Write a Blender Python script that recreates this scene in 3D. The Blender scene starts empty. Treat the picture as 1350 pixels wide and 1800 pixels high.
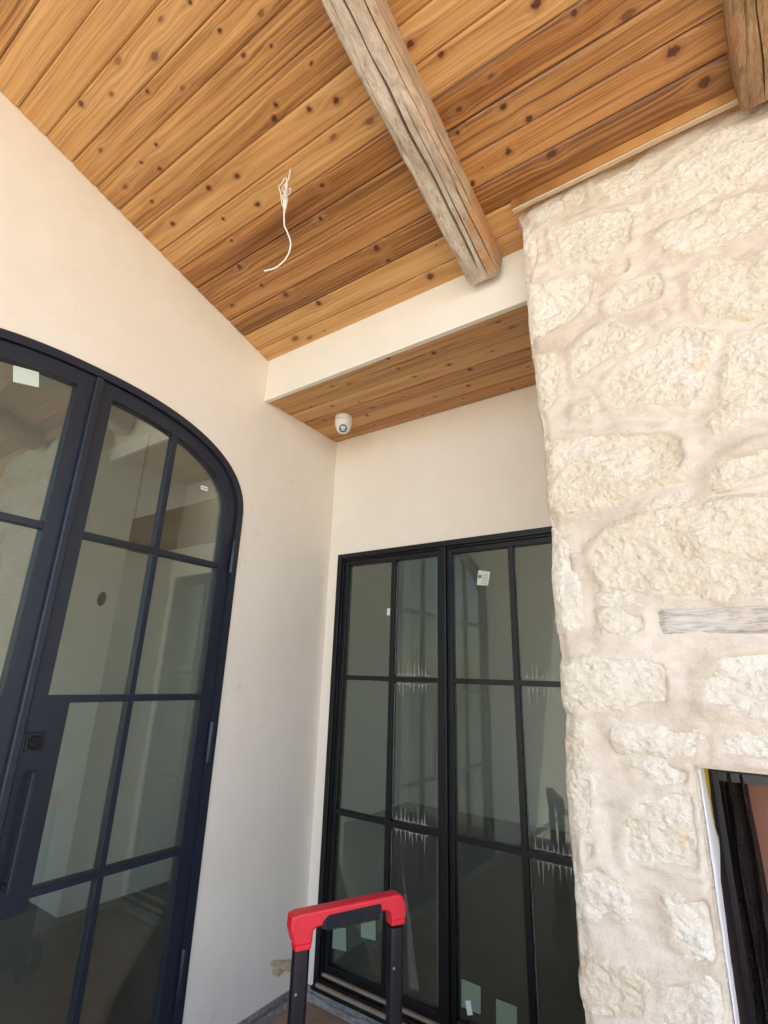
import bpy, bmesh, math, random
import numpy as np
from mathutils import Vector, Matrix

scene = bpy.context.scene
col = scene.collection
R = math.radians

# ------------------------------------------------------------------ camera
cam_data = bpy.data.cameras.new('camera')
cam_data.sensor_fit = 'HORIZONTAL'
cam_data.sensor_width = 36.0
cam_data.lens = 36.0 * 897.04 / 1350.0
cam_data.clip_start = 0.02
cam_data.clip_end = 3000
cam = bpy.data.objects.new('camera', cam_data)
col.objects.link(cam)
yaw, pitch, roll = R(34.8583), R(17.9316), R(1.7684)
fwd = Vector((-math.sin(yaw)*math.cos(pitch), math.cos(yaw)*math.cos(pitch), math.sin(pitch)))
rt = Vector((math.cos(yaw), math.sin(yaw), 0))
up = rt.cross(fwd)
r2 = rt*math.cos(roll) + up*math.sin(roll)
u2 = up*math.cos(roll) - rt*math.sin(roll)
M = Matrix((r2, u2, -fwd)).transposed().to_4x4()
M.translation = (2.27944, -2.632, 1.6)
cam.matrix_world = M
scene.camera = cam

# ------------------------------------------------------------------ sky, sun, exposure
SUN_EL, SUN_AZ = R(60), R(150)          # azimuth measured from +Y towards +X
world = bpy.data.worlds.new('World')
scene.world = world
world.use_nodes = True
wn = world.node_tree
wn.nodes.clear()
sky = wn.nodes.new('ShaderNodeTexSky')
sky.sky_type = 'NISHITA'
sky.sun_disc = False
sky.sun_elevation = SUN_EL
sky.sun_rotation = SUN_AZ
sky.air_density = 1.0
sky.dust_density = 0.6
bg = wn.nodes.new('ShaderNodeBackground')
bg.inputs['Strength'].default_value = 0.15
wo = wn.nodes.new('ShaderNodeOutputWorld')
wn.links.new(sky.outputs[0], bg.inputs[0])
wn.links.new(bg.outputs[0], wo.inputs[0])
sd = bpy.data.lights.new('sun', 'SUN')
sd.energy = 4.6
sd.angle = R(0.5)
sd.color = (1.0, 0.95, 0.87)
sun = bpy.data.objects.new('sun', sd)
col.objects.link(sun)
sdir = Vector((math.sin(SUN_AZ)*math.cos(SUN_EL), math.cos(SUN_AZ)*math.cos(SUN_EL), math.sin(SUN_EL)))
sun.rotation_euler = sdir.to_track_quat('Z', 'Y').to_euler()
scene.view_settings.view_transform = 'Standard'
scene.view_settings.look = 'None'
scene.view_settings.gamma = 1.0
scene.view_settings.use_curve_mapping = False
scene.view_settings.exposure = 1.82
scene.render.engine = 'CYCLES'
cy = scene.cycles
cy.use_denoising = True
cy.use_adaptive_sampling = True
cy.adaptive_threshold = 0.018
cy.adaptive_min_samples = 16
cy.max_bounces = 8
cy.diffuse_bounces = 5
cy.glossy_bounces = 4
cy.transparent_max_bounces = 12
cy.sample_clamp_indirect = 6
cy.caustics_reflective = False
cy.caustics_refractive = False

# ------------------------------------------------------------------ helpers
def tag(o, label=None, cat=None, group=None, kind=None):
    if label: o['label'] = label
    if cat: o['category'] = cat
    if group: o['group'] = group
    if kind: o['kind'] = kind
    return o

def thing(name, loc, label, cat, group=None):
    o = bpy.data.objects.new(name, None)
    o.empty_display_size = 0.1
    col.objects.link(o)
    o.location = loc
    return tag(o, label, cat, group)

def put(o, parent):
    if parent is not None:
        o.parent = parent
        w = Matrix.Translation(parent.location) if parent.type == 'EMPTY' else Matrix.Identity(4)
        o.matrix_parent_inverse = w.inverted()
    return o

def mesh_data(name, verts, faces, mat=None, smooth=False, recalc=True):
    me = bpy.data.meshes.new(name)
    me.from_pydata([tuple(map(float, v)) for v in verts], [], [tuple(map(int, f)) for f in faces])
    if recalc:
        bm = bmesh.new(); bm.from_mesh(me)
        bmesh.ops.recalc_face_normals(bm, faces=bm.faces)
        bm.to_mesh(me); bm.free()
    if smooth:
        me.polygons.foreach_set('use_smooth', [True]*len(me.polygons))
    me.update()
    if mat: me.materials.append(mat)
    return me

def obj(name, verts, faces, mat, parent=None, smooth=False, recalc=True, bevel=0):
    o = bpy.data.objects.new(name, mesh_data(name, verts, faces, mat, smooth, recalc))
    col.objects.link(o)
    put(o, parent)
    if bevel:
        m = o.modifiers.new('bevel', 'BEVEL'); m.width = bevel; m.segments = 2; m.limit_method = 'ANGLE'
    return o

class MB:
    """collects shapes that belong to one mesh"""
    def __init__(s): s.v = []; s.f = []
    def add(s, v, f):
        n = len(s.v); s.v += [tuple(p) for p in v]; s.f += [tuple(i+n for i in q) for q in f]; return s
    def box(s, x0, y0, z0, x1, y1, z1):
        v = [(x, y, z) for z in (z0, z1) for y in (y0, y1) for x in (x0, x1)]
        return s.add(v, [(0,2,3,1), (4,5,7,6), (0,1,5,4), (2,6,7,3), (0,4,6,2), (1,3,7,5)])
    def tube(s, pts, r, n=8, cap=True):
        pts = [Vector(p) for p in pts]
        rr = r if isinstance(r, (list, tuple)) else [r]*len(pts)
        v = []; f = []
        ref = None
        for i, p in enumerate(pts):
            d = (pts[min(i+1, len(pts)-1)] - pts[max(i-1, 0)])
            d = d.normalized() if d.length > 1e-9 else Vector((0, 0, 1))
            if ref is None:
                ref = d.orthogonal().normalized()
            ref = (ref - d*ref.dot(d))
            ref = ref.normalized() if ref.length > 1e-6 else d.orthogonal().normalized()
            q = d.cross(ref)
            for k in range(n):
                a = 2*math.pi*k/n
                v.append(p + (ref*math.cos(a) + q*math.sin(a))*rr[i])
        for i in range(len(pts)-1):
            for k in range(n):
                f.append((i*n+k, i*n+(k+1) % n, (i+1)*n+(k+1) % n, (i+1)*n+k))
        if cap:
            f.append(tuple(range(n-1, -1, -1))); f.append(tuple(range((len(pts)-1)*n, len(pts)*n)))
        return s.add(v, f)
    def lathe(s, prof, origin, axis, n=32):
        """prof: (radius, along axis)"""
        axis = Vector(axis).normalized(); e1 = axis.orthogonal().normalized(); e2 = axis.cross(e1); o = Vector(origin)
        v = []; f = []
        for r, h in prof:
            for k in range(n):
                a = 2*math.pi*k/n
                v.append(o + axis*h + (e1*math.cos(a) + e2*math.sin(a))*r)
        for i in range(len(prof)-1):
            for k in range(n):
                f.append((i*n+k, i*n+(k+1) % n, (i+1)*n+(k+1) % n, (i+1)*n+k))
        f.append(tuple(range(n-1, -1, -1))); f.append(tuple(range((len(prof)-1)*n, len(prof)*n)))
        return s.add(v, f)
    def prism(s, poly, axis, a0, a1):
        """poly: 2-D outline; axis 'x': poly is (y,z); 'y': (x,z); 'z': (x,y)"""
        def P(p, a):
            return {'x': (a, p[0], p[1]), 'y': (p[0], a, p[1]), 'z': (p[0], p[1], a)}[axis]
        n = len(poly)
        v = [P(p, a0) for p in poly] + [P(p, a1) for p in poly]
        f = [tuple(range(n)), tuple(range(2*n-1, n-1, -1))] + [(i, i+n, (i+1) % n+n, (i+1) % n) for i in range(n)]
        return s.add(v, f)
    def band(s, a, b, axis, d0, d1, closed=False):
        """solid between two equally long 2-D paths"""
        def P(p, t):
            return {'x': (t, p[0], p[1]), 'y': (p[0], t, p[1])}[axis]
        n = len(a)
        v = [P(p, d0) for p in a] + [P(p, d0) for p in b] + [P(p, d1) for p in a] + [P(p, d1) for p in b]
        f = []
        for i in range(n-1):
            j = i+1
            f += [(i, j, n+j, n+i), (2*n+i, 3*n+i, 3*n+j, 2*n+j), (i, 2*n+i, 2*n+j, j), (n+i, n+j, 3*n+j, 3*n+i)]
        f += [(0, n, 3*n, 2*n), (n-1, 3*n-1, 4*n-1, 2*n-1)]
        return s.add(v, f)
    def build(s, name, mat, parent=None, smooth=False, bevel=0):
        return obj(name, s.v, s.f, mat, parent, smooth, True, bevel)

def shade_auto(o, ang=40):
    me = o.data
    me.polygons.foreach_set('use_smooth', [True]*len(me.polygons))
    me.set_sharp_from_angle(angle=R(ang))
    return o

# value noise
def _hash(ix, iy, seed):
    h = (ix.astype(np.int64)*374761393 + iy.astype(np.int64)*668265263 + seed*1274126177) & 0x7fffffff
    h = ((h ^ (h >> 13))*1274126177) & 0x7fffffff
    return ((h ^ (h >> 16)) & 0xffff)/65535.0
def vnoise(x, y, seed=0):
    x = np.asarray(x, float); y = np.asarray(y, float)
    ix = np.floor(x); iy = np.floor(y); fx = x-ix; fy = y-iy
    fx = fx*fx*fx*(fx*(fx*6-15)+10); fy = fy*fy*fy*(fy*(fy*6-15)+10)
    a = _hash(ix, iy, seed); b = _hash(ix+1, iy, seed); c = _hash(ix, iy+1, seed); d = _hash(ix+1, iy+1, seed)
    return (a*(1-fx)+b*fx)*(1-fy)+(c*(1-fx)+d*fx)*fy*1.0
def fbm(x, y, seed=0, oct=4, gain=0.5):
    s = 0; a = 1; t = 0
    for i in range(oct):
        s = s + a*(vnoise(x*2**i+i*17.3, y*2**i+i*9.1, seed+i*7)-0.5); t += a; a *= gain
    return s/t*2
def sstep(a, b, x):
    t = np.clip((np.asarray(x, float)-a)/(b-a), 0, 1); return t*t*(3-2*t)

# node expressions
class NT:
    def __init__(s, name):
        s.mat = bpy.data.materials.new(name); s.mat.use_nodes = True
        s.t = s.mat.node_tree; s.t.nodes.clear()
        s.out = s.t.nodes.new('ShaderNodeOutputMaterial')
    def n(s, kind, ins=None, **props):
        nd = s.t.nodes.new(kind)
        for k, v in props.items(): setattr(nd, k, v)
        for k, v in (ins or {}).items():
            s.set(nd.inputs[k], v)
        return nd
    def set(s, sock, v):
        if isinstance(v, E): v = v.s
        if hasattr(v, 'is_output'): s.t.links.new(v, sock)
        else:
            if sock.type == 'RGBA' and len(v) == 3: v = (*v, 1)
            sock.default_value = v
    def m(s, op, *a, clamp=False):
        nd = s.t.nodes.new('ShaderNodeMath'); nd.operation = op; nd.use_clamp = clamp
        for i, v in enumerate(a): s.set(nd.inputs[i], v)
        return E(s, nd.outputs[0])
    def ss(s, a, b, x):
        nd = s.n('ShaderNodeMapRange', {0: x, 1: a, 2: b, 3: 0.0, 4: 1.0}, interpolation_type='SMOOTHSTEP')
        return E(s, nd.outputs[0])
    def coords(s, kind='Object'):
        return s.n('ShaderNodeTexCoord').outputs[kind]
    def sep(s, v):
        nd = s.n('ShaderNodeSeparateXYZ', {0: v}); return [E(s, o) for o in nd.outputs]
    def vec(s, x, y, z):
        return s.n('ShaderNodeCombineXYZ', {0: x, 1: y, 2: z}).outputs[0]
    def noise(s, v, scale=5, detail=3, rough=0.5, dist=0.0):
        nd = s.n('ShaderNodeTexNoise', {'Vector': v, 'Scale': scale, 'Detail': detail, 'Roughness': rough, 'Distortion': dist})
        return E(s, nd.outputs[0])
    def mix(s, f, a, b, blend='MIX'):
        nd = s.n('ShaderNodeMix', None, data_type='RGBA', blend_type=blend)
        s.set(nd.inputs[0], f); s.set(nd.inputs[6], a); s.set(nd.inputs[7], b)
        return nd.outputs[2]
    def ramp(s, f, stops):
        nd = s.n('ShaderNodeValToRGB', {0: f}); el = nd.color_ramp.elements
        while len(el) < len(stops): el.new(0.5)
        for e, (p, c) in zip(el, stops): e.position = p; e.color = (*c, 1)
        return nd.outputs[0]
    def bump(s, h, strength=0.3, dist=0.01, normal=None):
        ins = {'Height': h, 'Strength': strength, 'Distance': dist}
        if normal is not None: ins['Normal'] = normal
        return s.n('ShaderNodeBump', ins).outputs[0]
    def bsdf(s, color, rough=0.6, normal=None, metal=0.0, spec=0.5, **kw):
        nd = s.n('ShaderNodeBsdfPrincipled', {'Base Color': color, 'Roughness': rough, 'Metallic': metal, 'Specular IOR Level': spec})
        if normal is not None: s.set(nd.inputs['Normal'], normal)
        for k, v in kw.items(): s.set(nd.inputs[k], v)
        s.t.links.new(nd.outputs[0], s.out.inputs[0])
        return s.mat
class E:
    def __init__(s, nt, sock): s.nt = nt; s.s = sock
    def __add__(s, o): return s.nt.m('ADD', s, o)
    __radd__ = __add__
    def __sub__(s, o): return s.nt.m('SUBTRACT', s, o)
    def __rsub__(s, o): return s.nt.m('SUBTRACT', o, s)
    def __mul__(s, o): return s.nt.m('MULTIPLY', s, o)
    __rmul__ = __mul__
    def __truediv__(s, o): return s.nt.m('DIVIDE', s, o)

KNOTS=[[1.194,-1.938,0.012],[1.022,-1.983,0.0106],[0.728,-2.062,0.0168],[0.579,-2.143,0.0154],[0.288,-2.139,0.0143],[0.445,-2.082,0.0119],[0.987,-2.089,0.0107],[0.848,-2.117,0.011],[0.744,-1.943,0.0093],[0.598,-2.01,0.0115],[0.19,-1.989,0.0125],[0.147,-1.837,0.0127],[0.455,-1.872,0.0119],[1.047,-1.714,0.0142],[1.008,-1.667,0.0179],[1.275,-1.606,0.0172],[1.159,-1.637,0.014],[1.185,-1.514,0.0141],[1.353,-1.484,0.0172],[0.689,-1.606,0.0153],[0.524,-1.635,0.0157],[0.684,-1.472,0.0154],[0.471,-1.503,0.012],[0.206,-1.61,0.0147],[0.769,-1.431,0.0114],[1.293,-1.389,0.0087],[1.02,-1.391,0.0128],[0.917,-1.28,0.015],[0.346,-1.289,0.0188],[0.377,-1.15,0.0147],[0.461,-1.054,0.0209],[0.113,-1.134,0.0155],[0.599,-0.923,0.0207],[1.076,-1.042,0.0207],[0.163,-1.425,0.0107],[0.422,-1.407,0.0102],[0.298,-0.793,0.0222],[0.389,-0.76,0.0175],[1.163,-1.855,0.0087],[1.262,-1.742,0.0086],[1.048,-1.891,0.0106],[0.323,-1.862,0.0102],[0.206,-1.73,0.0105],[0.379,-1.798,0.0141],[2.033,-1.486,0.0194],[2.129,-1.423,0.0146],[2.275,-1.309,0.0197],[1.936,-1.401,0.0098],[1.699,-1.539,0.0131],[1.616,-1.606,0.0165],[1.829,-1.387,0.0099],[1.832,-1.282,0.015],[1.643,-1.289,0.0136],[1.902,-1.199,0.0168],[1.682,-1.351,0.0134],[1.792,-1.131,0.0171],[1.94,-1.052,0.0206],[1.614,-1.09,0.0157],[2.384,-1.155,0.0235],[2.459,-1.018,0.0223],[2.27,-0.941,0.0139],[1.241,-0.794,0.0229],[1.093,-0.954,0.0133],[1.072,-1.035,0.017],[1.872,-1.561,0.0081],[2.383,-0.992,0.0069]]
STONES=[[[1.757,3.464],[1.815,3.415],[1.818,3.271],[1.774,3.171],[1.744,3.206]],[[1.864,3.402],[2.007,3.391],[2.163,3.345],[2.178,3.288],[2.158,3.166],[2.031,3.159],[1.928,3.188],[1.878,3.25]],[[2.223,3.157],[2.303,3.184],[2.412,3.19],[2.594,3.153],[2.774,3.082],[2.755,2.984],[2.546,3.023],[2.456,3.025],[2.344,3.037],[2.281,3.066]],[[2.042,3.125],[2.139,3.12],[2.151,3.077],[2.137,3.039],[2.062,3.04],[2.04,3.069]],[[2.047,2.965],[2.093,3.007],[2.164,2.99],[2.23,3.001],[2.24,2.936],[2.228,2.883],[2.151,2.875],[2.053,2.879]],[[2.321,2.955],[2.375,2.969],[2.529,2.92],[2.653,2.876],[2.632,2.71],[2.498,2.728],[2.398,2.75],[2.324,2.766],[2.303,2.823]],[[1.749,3.173],[1.861,3.129],[1.998,3.119],[2.022,3.069],[1.992,2.973],[1.914,2.916],[1.798,2.9],[1.744,2.931]],[[2.204,2.843],[2.237,2.833],[2.237,2.792],[2.203,2.79]],[[1.911,2.793],[1.972,2.838],[2.037,2.856],[2.142,2.795],[2.151,2.758],[2.042,2.71],[1.95,2.668],[1.901,2.668]],[[1.753,2.816],[1.83,2.797],[1.861,2.707],[1.846,2.61],[1.806,2.572],[1.762,2.576]],[[1.991,2.597],[2.036,2.647],[2.106,2.694],[2.199,2.747],[2.259,2.754],[2.355,2.676],[2.329,2.604],[2.292,2.5],[2.242,2.451],[2.109,2.498],[2.022,2.509]],[[2.397,2.667],[2.486,2.653],[2.622,2.631],[2.588,2.444],[2.447,2.417],[2.367,2.374],[2.296,2.339],[2.311,2.41],[2.359,2.521]],[[1.899,2.561],[1.952,2.569],[1.946,2.511],[1.903,2.519]],[[1.769,2.451],[1.869,2.449],[2.05,2.417],[2.178,2.391],[2.218,2.352],[2.22,2.284],[2.192,2.236],[2.111,2.218],[2.014,2.189],[1.9,2.18],[1.839,2.161],[1.761,2.177]],[[2.28,2.23],[2.313,2.249],[2.376,2.273],[2.425,2.281],[2.58,2.29],[2.561,2.188],[2.408,2.179],[2.337,2.174],[2.284,2.185]],[[2.079,2.146],[2.157,2.171],[2.18,2.166],[2.176,2.136],[2.094,2.131]],[[1.905,2.02],[1.951,2.066],[2.035,2.099],[2.187,2.125],[2.309,2.123],[2.397,2.113],[2.557,2.096],[2.508,1.832],[2.352,1.837],[2.244,1.841],[2.117,1.851],[2.084,1.873],[2.001,1.893],[1.946,1.894],[1.911,1.956]],[[1.77,2.103],[1.835,2.067],[1.848,1.993],[1.852,1.891],[1.851,1.806],[1.818,1.77],[1.776,1.784],[1.762,1.898]],[[1.923,1.809],[1.977,1.818],[2.04,1.804],[2.048,1.764],[2.017,1.743],[1.92,1.745]],[[1.925,1.856],[1.976,1.865],[2.048,1.835],[1.983,1.824],[1.928,1.829]],[[1.777,1.635],[1.868,1.67],[1.989,1.677],[2.079,1.666],[2.09,1.604],[2.078,1.548],[1.963,1.531],[1.798,1.528],[1.773,1.583]],[[2.168,1.627],[2.218,1.668],[2.278,1.693],[2.329,1.698],[2.464,1.697],[2.433,1.531],[2.301,1.527],[2.241,1.533],[2.161,1.547]],[[1.916,1.487],[2.008,1.488],[2.139,1.483],[2.123,1.43],[2.067,1.419],[2.002,1.433],[1.932,1.436]],[[2.181,1.472],[2.234,1.486],[2.294,1.486],[2.389,1.485],[2.378,1.425],[2.284,1.421],[2.224,1.424],[2.179,1.426]],[[1.961,1.389],[2.041,1.393],[2.114,1.392],[2.109,1.343],[2.033,1.329],[1.974,1.348]],[[1.919,1.172],[1.959,1.289],[2.032,1.321],[2.111,1.337],[2.117,1.271],[2.103,1.143],[2.05,1.14],[1.989,1.144],[1.924,1.132]],[[1.772,1.455],[1.829,1.479],[1.848,1.305],[1.834,1.196],[1.789,1.184],[1.765,1.225]],[[1.802,1.169],[1.846,1.176],[1.843,1.12],[1.797,1.111]],[[1.768,1.076],[1.845,1.116],[1.908,1.072],[1.901,1.007],[1.842,0.985],[1.772,0.984]],[[2.015,1.056],[2.112,1.107],[2.123,1.033],[2.12,0.952],[2.062,0.939],[2.035,0.964],[2.019,0.989]],[[1.775,0.849],[1.846,0.888],[1.946,0.879],[1.927,0.791],[1.783,0.743]],[[1.978,0.884],[2.115,0.93],[2.118,0.844],[1.959,0.794]],[[2.071,3.509],[2.182,3.518],[2.24,3.529],[2.24,3.417],[2.115,3.428]],[[2.242,3.26],[2.255,3.427],[2.353,3.478],[2.481,3.501],[2.588,3.446],[2.791,3.419],[2.758,3.243],[2.582,3.24],[2.425,3.275],[2.31,3.237]],[[1.957,3.552],[2.036,3.548],[2.028,3.453],[1.973,3.445]],[[1.797,3.543],[1.941,3.551],[1.941,3.444],[1.834,3.444]]]
OUTLINE=[[1.729,3.685],[1.729,3.578],[1.753,3.49],[1.752,3.259],[1.751,3.113],[1.753,2.892],[1.762,2.783],[1.767,2.581],[1.777,2.506],[1.78,2.39],[1.774,2.215],[1.782,2.119],[1.773,1.968],[1.774,1.796],[1.781,1.687],[1.774,1.549],[1.782,1.499],[1.774,1.433],[1.77,1.276],[1.771,1.129],[1.771,0.99],[1.77,0.884],[1.771,0.846],[1.764,0.819],[1.773,0.748]]
CABLE=[[0.935,-1.509,3.736],[0.933,-1.512,3.669],[0.929,-1.517,3.654],[0.928,-1.518,3.614],[0.927,-1.518,3.558],[0.93,-1.515,3.504],[0.932,-1.513,3.467],[0.936,-1.508,3.411],[0.944,-1.499,3.385],[0.955,-1.485,3.342],[0.958,-1.482,3.313],[0.956,-1.484,3.276],[0.947,-1.494,3.235],[0.935,-1.509,3.201],[0.924,-1.523,3.178],[0.898,-1.553,3.154]]
LOOPS=[[[0.932,-1.512,3.482],[0.924,-1.522,3.525],[0.919,-1.528,3.569],[0.914,-1.534,3.598],[0.921,-1.526,3.63],[0.928,-1.517,3.658],[0.935,-1.51,3.65],[0.935,-1.51,3.613],[0.931,-1.514,3.591],[0.934,-1.511,3.561],[0.935,-1.509,3.522],[0.932,-1.512,3.482]],[[0.932,-1.512,3.486],[0.927,-1.519,3.534],[0.925,-1.521,3.58],[0.919,-1.529,3.605],[0.924,-1.523,3.636],[0.93,-1.515,3.643],[0.931,-1.513,3.604],[0.927,-1.518,3.573],[0.932,-1.513,3.529],[0.933,-1.511,3.486]],[[0.933,-1.512,3.49],[0.934,-1.511,3.545],[0.929,-1.516,3.59],[0.928,-1.517,3.622],[0.935,-1.509,3.634],[0.933,-1.512,3.592],[0.923,-1.523,3.591],[0.917,-1.531,3.584],[0.924,-1.523,3.54],[0.932,-1.513,3.489]]]

# ------------------------------------------------------------------ materials
def mat_stucco(name, c, c2, bump=0.12, smudge=True):
    t = NT(name); P = t.coords()
    n1 = t.noise(P, 1.6, 4, 0.55); n2 = t.noise(P, 9, 3, 0.6)
    f = n1*0.6 + n2*0.4
    colr = t.mix(t.ss(0.38, 0.66, f), c, c2)
    if smudge:
        s = t.noise(P, 5.5, 5, 0.7)
        k = t.ss(0.62, 0.76, s)*0.30
        colr = t.mix(k, colr, (0.42, 0.36, 0.29))
        sp = t.n('ShaderNodeTexVoronoi', {'Vector': P, 'Scale': 7.0, 'Randomness': 1.0})
        spk = t.ss(0.045, 0.02, E(t, sp.outputs['Distance']))*t.ss(0.8, 0.9, t.sep(sp.outputs['Color'])[0])*0.5
        colr = t.mix(spk, colr, (0.25, 0.19, 0.14))
    b1 = t.noise(P, 320, 3, 0.6); b2 = t.noise(P, 45, 3, 0.55); b3 = t.noise(P, 6, 2, 0.5)
    tw = t.noise(t.n('ShaderNodeMapping', {'Vector': P, 'Scale': (3.0, 3.0, 1.0)}).outputs[0], 7, 4, 0.65, 1.2)
    h = b1*0.3 + b2*0.4 + b3*1.0 + tw*0.9
    return t.bsdf(colr, 0.82, t.bump(h, bump, 0.006), spec=0.3)

def mat_cedar(name):
    t = NT(name); P = t.coords(); x, y, z = t.sep(P)
    tone = t.n('ShaderNodeAttribute', None, attribute_type='OBJECT', attribute_name='tone')
    ta, tb, tc = t.sep(tone.outputs['Vector'])
    f = y; dark = None; ring = None; tail = None
    wp = (t.noise(t.vec(x*75.0, y*75.0, tc*9.0), 1.0, 3, 0.65)-0.5)*1.5
    for i in range(6):
        a = t.n('ShaderNodeAttribute', None, attribute_type='OBJECT', attribute_name='k%d' % i)
        kx, ky, kr = t.sep(a.outputs['Vector'])
        dx = x-kx; dy = y-ky
        rx = dx/kr; ry = dy/kr
        st = t.m('SINE', kx*91.7 + ky*513.0)*0.5 + 0.5
        q = rx*rx*(0.30 + st*0.65) + ry*ry
        g = t.m('EXPONENT', (rx*rx*-0.055) + (ry*ry*-0.20))
        f = f - dy*g*0.93
        rho = t.m('SQRT', q) + wp
        d = t.ss(1.06, 0.62, rho)*t.ss(-0.5, 0.4, st)
        dark = d if dark is None else t.m('MAXIMUM', dark, d)
        rg = t.ss(2.0, 1.0, rho)*t.ss(-0.5, 0.5, st)
        ring = rg if ring is None else t.m('MAXIMUM', ring, rg)
        tl = t.m('EXPONENT', (rx*rx*-0.022) + (ry*ry*-0.55))
        tail = tl if tail is None else t.m('MAXIMUM', tail, tl)
        if i == 0: rmin = rho
        else: rmin = t.m('MINIMUM', rmin, rho)
    off = tc*37.0
    # slow drift of the grain along the board
    drift = (t.noise(t.vec(x*0.9+off, y*2.0, off), 1.0, 2, 0.5)-0.5)*0.05
    g0 = f + drift
    v1 = t.vec(x*0.55+off, g0*16.0, off)
    n1 = t.noise(v1, 1.0, 3, 0.55, 0.6)
    v2 = t.vec(x*1.3+off, g0*95.0, off*1.3)
    n2 = t.noise(v2, 1.0, 3, 0.6, 0.4)
    v3 = t.vec(x*4.0+off, g0*240.0, off)
    n3 = t.noise(v3, 1.0, 2, 0.6)
    w = t.m('SINE', (g0*290.0 + n1*13.0))*0.5 + 0.5
    gr = n1*0.42 + n2*0.30 + n3*0.25 + w*0.03
    gr = (gr-0.5)*1.65 + 0.5 + (ta-0.5)*0.36
    colr = t.ramp(gr, [(0.26, (0.17, 0.066, 0.019)), (0.40, (0.35, 0.160, 0.048)), (0.52, (0.50, 0.258, 0.085)), (0.64, (0.58, 0.325, 0.120)), (0.80, (0.66, 0.41, 0.18))])
    v4 = t.vec(x*0.8+off*1.7, g0*150.0, off*2.1)
    n4 = t.noise(v4, 1.0, 2, 0.5, 0.3)
    colr = t.mix(t.ss(0.56, 0.66, n4)*0.42, colr, (0.20, 0.078, 0.022))
    colr = t.mix(t.ss(0.44, 0.34, n4)*0.25, colr, (0.70, 0.44, 0.19))
    # redder and paler boards
    colr = t.mix(t.ss(0.45, 1.0, tb)*0.65, colr, t.mix(1.0, colr, (0.80, 0.64, 0.56), 'MULTIPLY'))
    colr = t.mix(tail*0.55*t.ss(0.40, 0.62, n2), colr, (0.24, 0.095, 0.03))
    colr = t.mix(t.ss(4.2, 2.2, rmin)*0.10, colr, (0.64, 0.39, 0.17))
    colr = t.mix(ring*0.5, colr, (0.27, 0.095, 0.028))
    kn = t.noise(t.vec(rmin*5.0, x*30.0, off), 1.0, 2, 0.5)
    colr = t.mix(dark*0.93, colr, t.mix(kn, (0.022, 0.007, 0.004), (0.12, 0.034, 0.012)))
    h = n2*0.5 + n3*0.4 - dark*0.5 + ring*0.6 + n1*0.9
    rough = 0.34 + n2*0.16
    return t.bsdf(colr, rough, t.bump(h, 0.45, 0.0026), spec=0.5)

def mat_log(name, warm):
    t = NT(name); P = t.coords(); x, y, z = t.sep(P)
    s1 = t.noise(t.vec(x*1.0, y*0.16, z*1.0), 42, 5, 0.65, 0.5)
    s2 = t.noise(t.vec(x*1.0, y*0.05, z*1.0), 160, 4, 0.6)
    big = t.noise(P, 5, 3, 0.55)
    big2 = t.noise(t.vec(x, y*0.5, z), 9, 4, 0.6)
    f = s1*0.45 + s2*0.35 + big*0.2
    if warm:
        c = t.ramp(f, [(0.30, (0.10, 0.058, 0.028)), (0.45, (0.25, 0.150, 0.075)), (0.56, (0.36, 0.225, 0.115)), (0.72, (0.48, 0.33, 0.19))])
        c = t.mix(t.ss(0.58, 0.66, big2)*0.5, c, (0.38, 0.12, 0.04))
    else:
        c = t.ramp(f, [(0.32, (0.19, 0.145, 0.105)), (0.43, (0.42, 0.345, 0.265)), (0.54, (0.58, 0.495, 0.40)), (0.70, (0.72, 0.65, 0.555))])
        # side turned away from the weather keeps its brown
        keep = t.ss(1.545, 1.60, x + (big2-0.5)*0.10)
        c = t.mix(keep*0.6, c, t.ramp(f, [(0.3, (0.20, 0.115, 0.055)), (0.5, (0.44, 0.28, 0.15)), (0.7, (0.58, 0.40, 0.24))]))
        fresh = t.ss(1.535, 1.555, x + (big2-0.5)*0.06)*t.ss(-1.12, -1.06, y + (big-0.5)*0.1)*t.ss(-0.76, -0.86, y)
        c = t.mix(fresh*t.ss(0.35, 0.55, s1)*0.85, c, (0.50, 0.235, 0.075))
    h = s1*0.6 + s2*0.5
    return t.bsdf(c, 0.85, t.bump(h, 0.9, 0.008), spec=0.25)

def mat_stone(name, c0, c1, c2, bump=1.0, fine=1.0):
    t = NT(name); P = t.coords(); 
    oi = t.n('ShaderNodeObjectInfo')
    rnd = E(t, oi.outputs['Random'])
    n1 = t.noise(P, 7, 4, 0.6); n2 = t.noise(P, 38, 4, 0.65); n3 = t.noise(P, 150, 4, 0.65, 0.4)
    f = n1*0.45 + n2*0.35 + n3*0.2
    c = t.ramp(f, [(0.34, c0), (0.5, c1), (0.62, c2)])
    c = t.mix(t.ss(0.57, 0.72, t.noise(P, 11, 5, 0.7))*0.55, c, (0.74, 0.56, 0.33))
    c = t.mix(t.ss(0.62, 0.75, t.noise(P, 60, 3, 0.6))*0.22, c, (0.58, 0.46, 0.33))
    c = t.mix(t.ss(0.55, 1.0, rnd)*0.26, c, t.mix(n1, (0.62, 0.47, 0.27), (0.82, 0.70, 0.50)))
    c = t.mix(t.ss(0.5, 0.0, rnd)*0.35, c, c2)
    v = t.n('ShaderNodeTexVoronoi', {'Vector': P, 'Scale': 85.0}, feature='SMOOTH_F1')
    h = n2*0.5 + n3*0.8*fine + E(t, v.outputs['Distance'])*0.5*fine
    return t.bsdf(c, 0.9, t.bump(h, bump, 0.009), spec=0.2)

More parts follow.
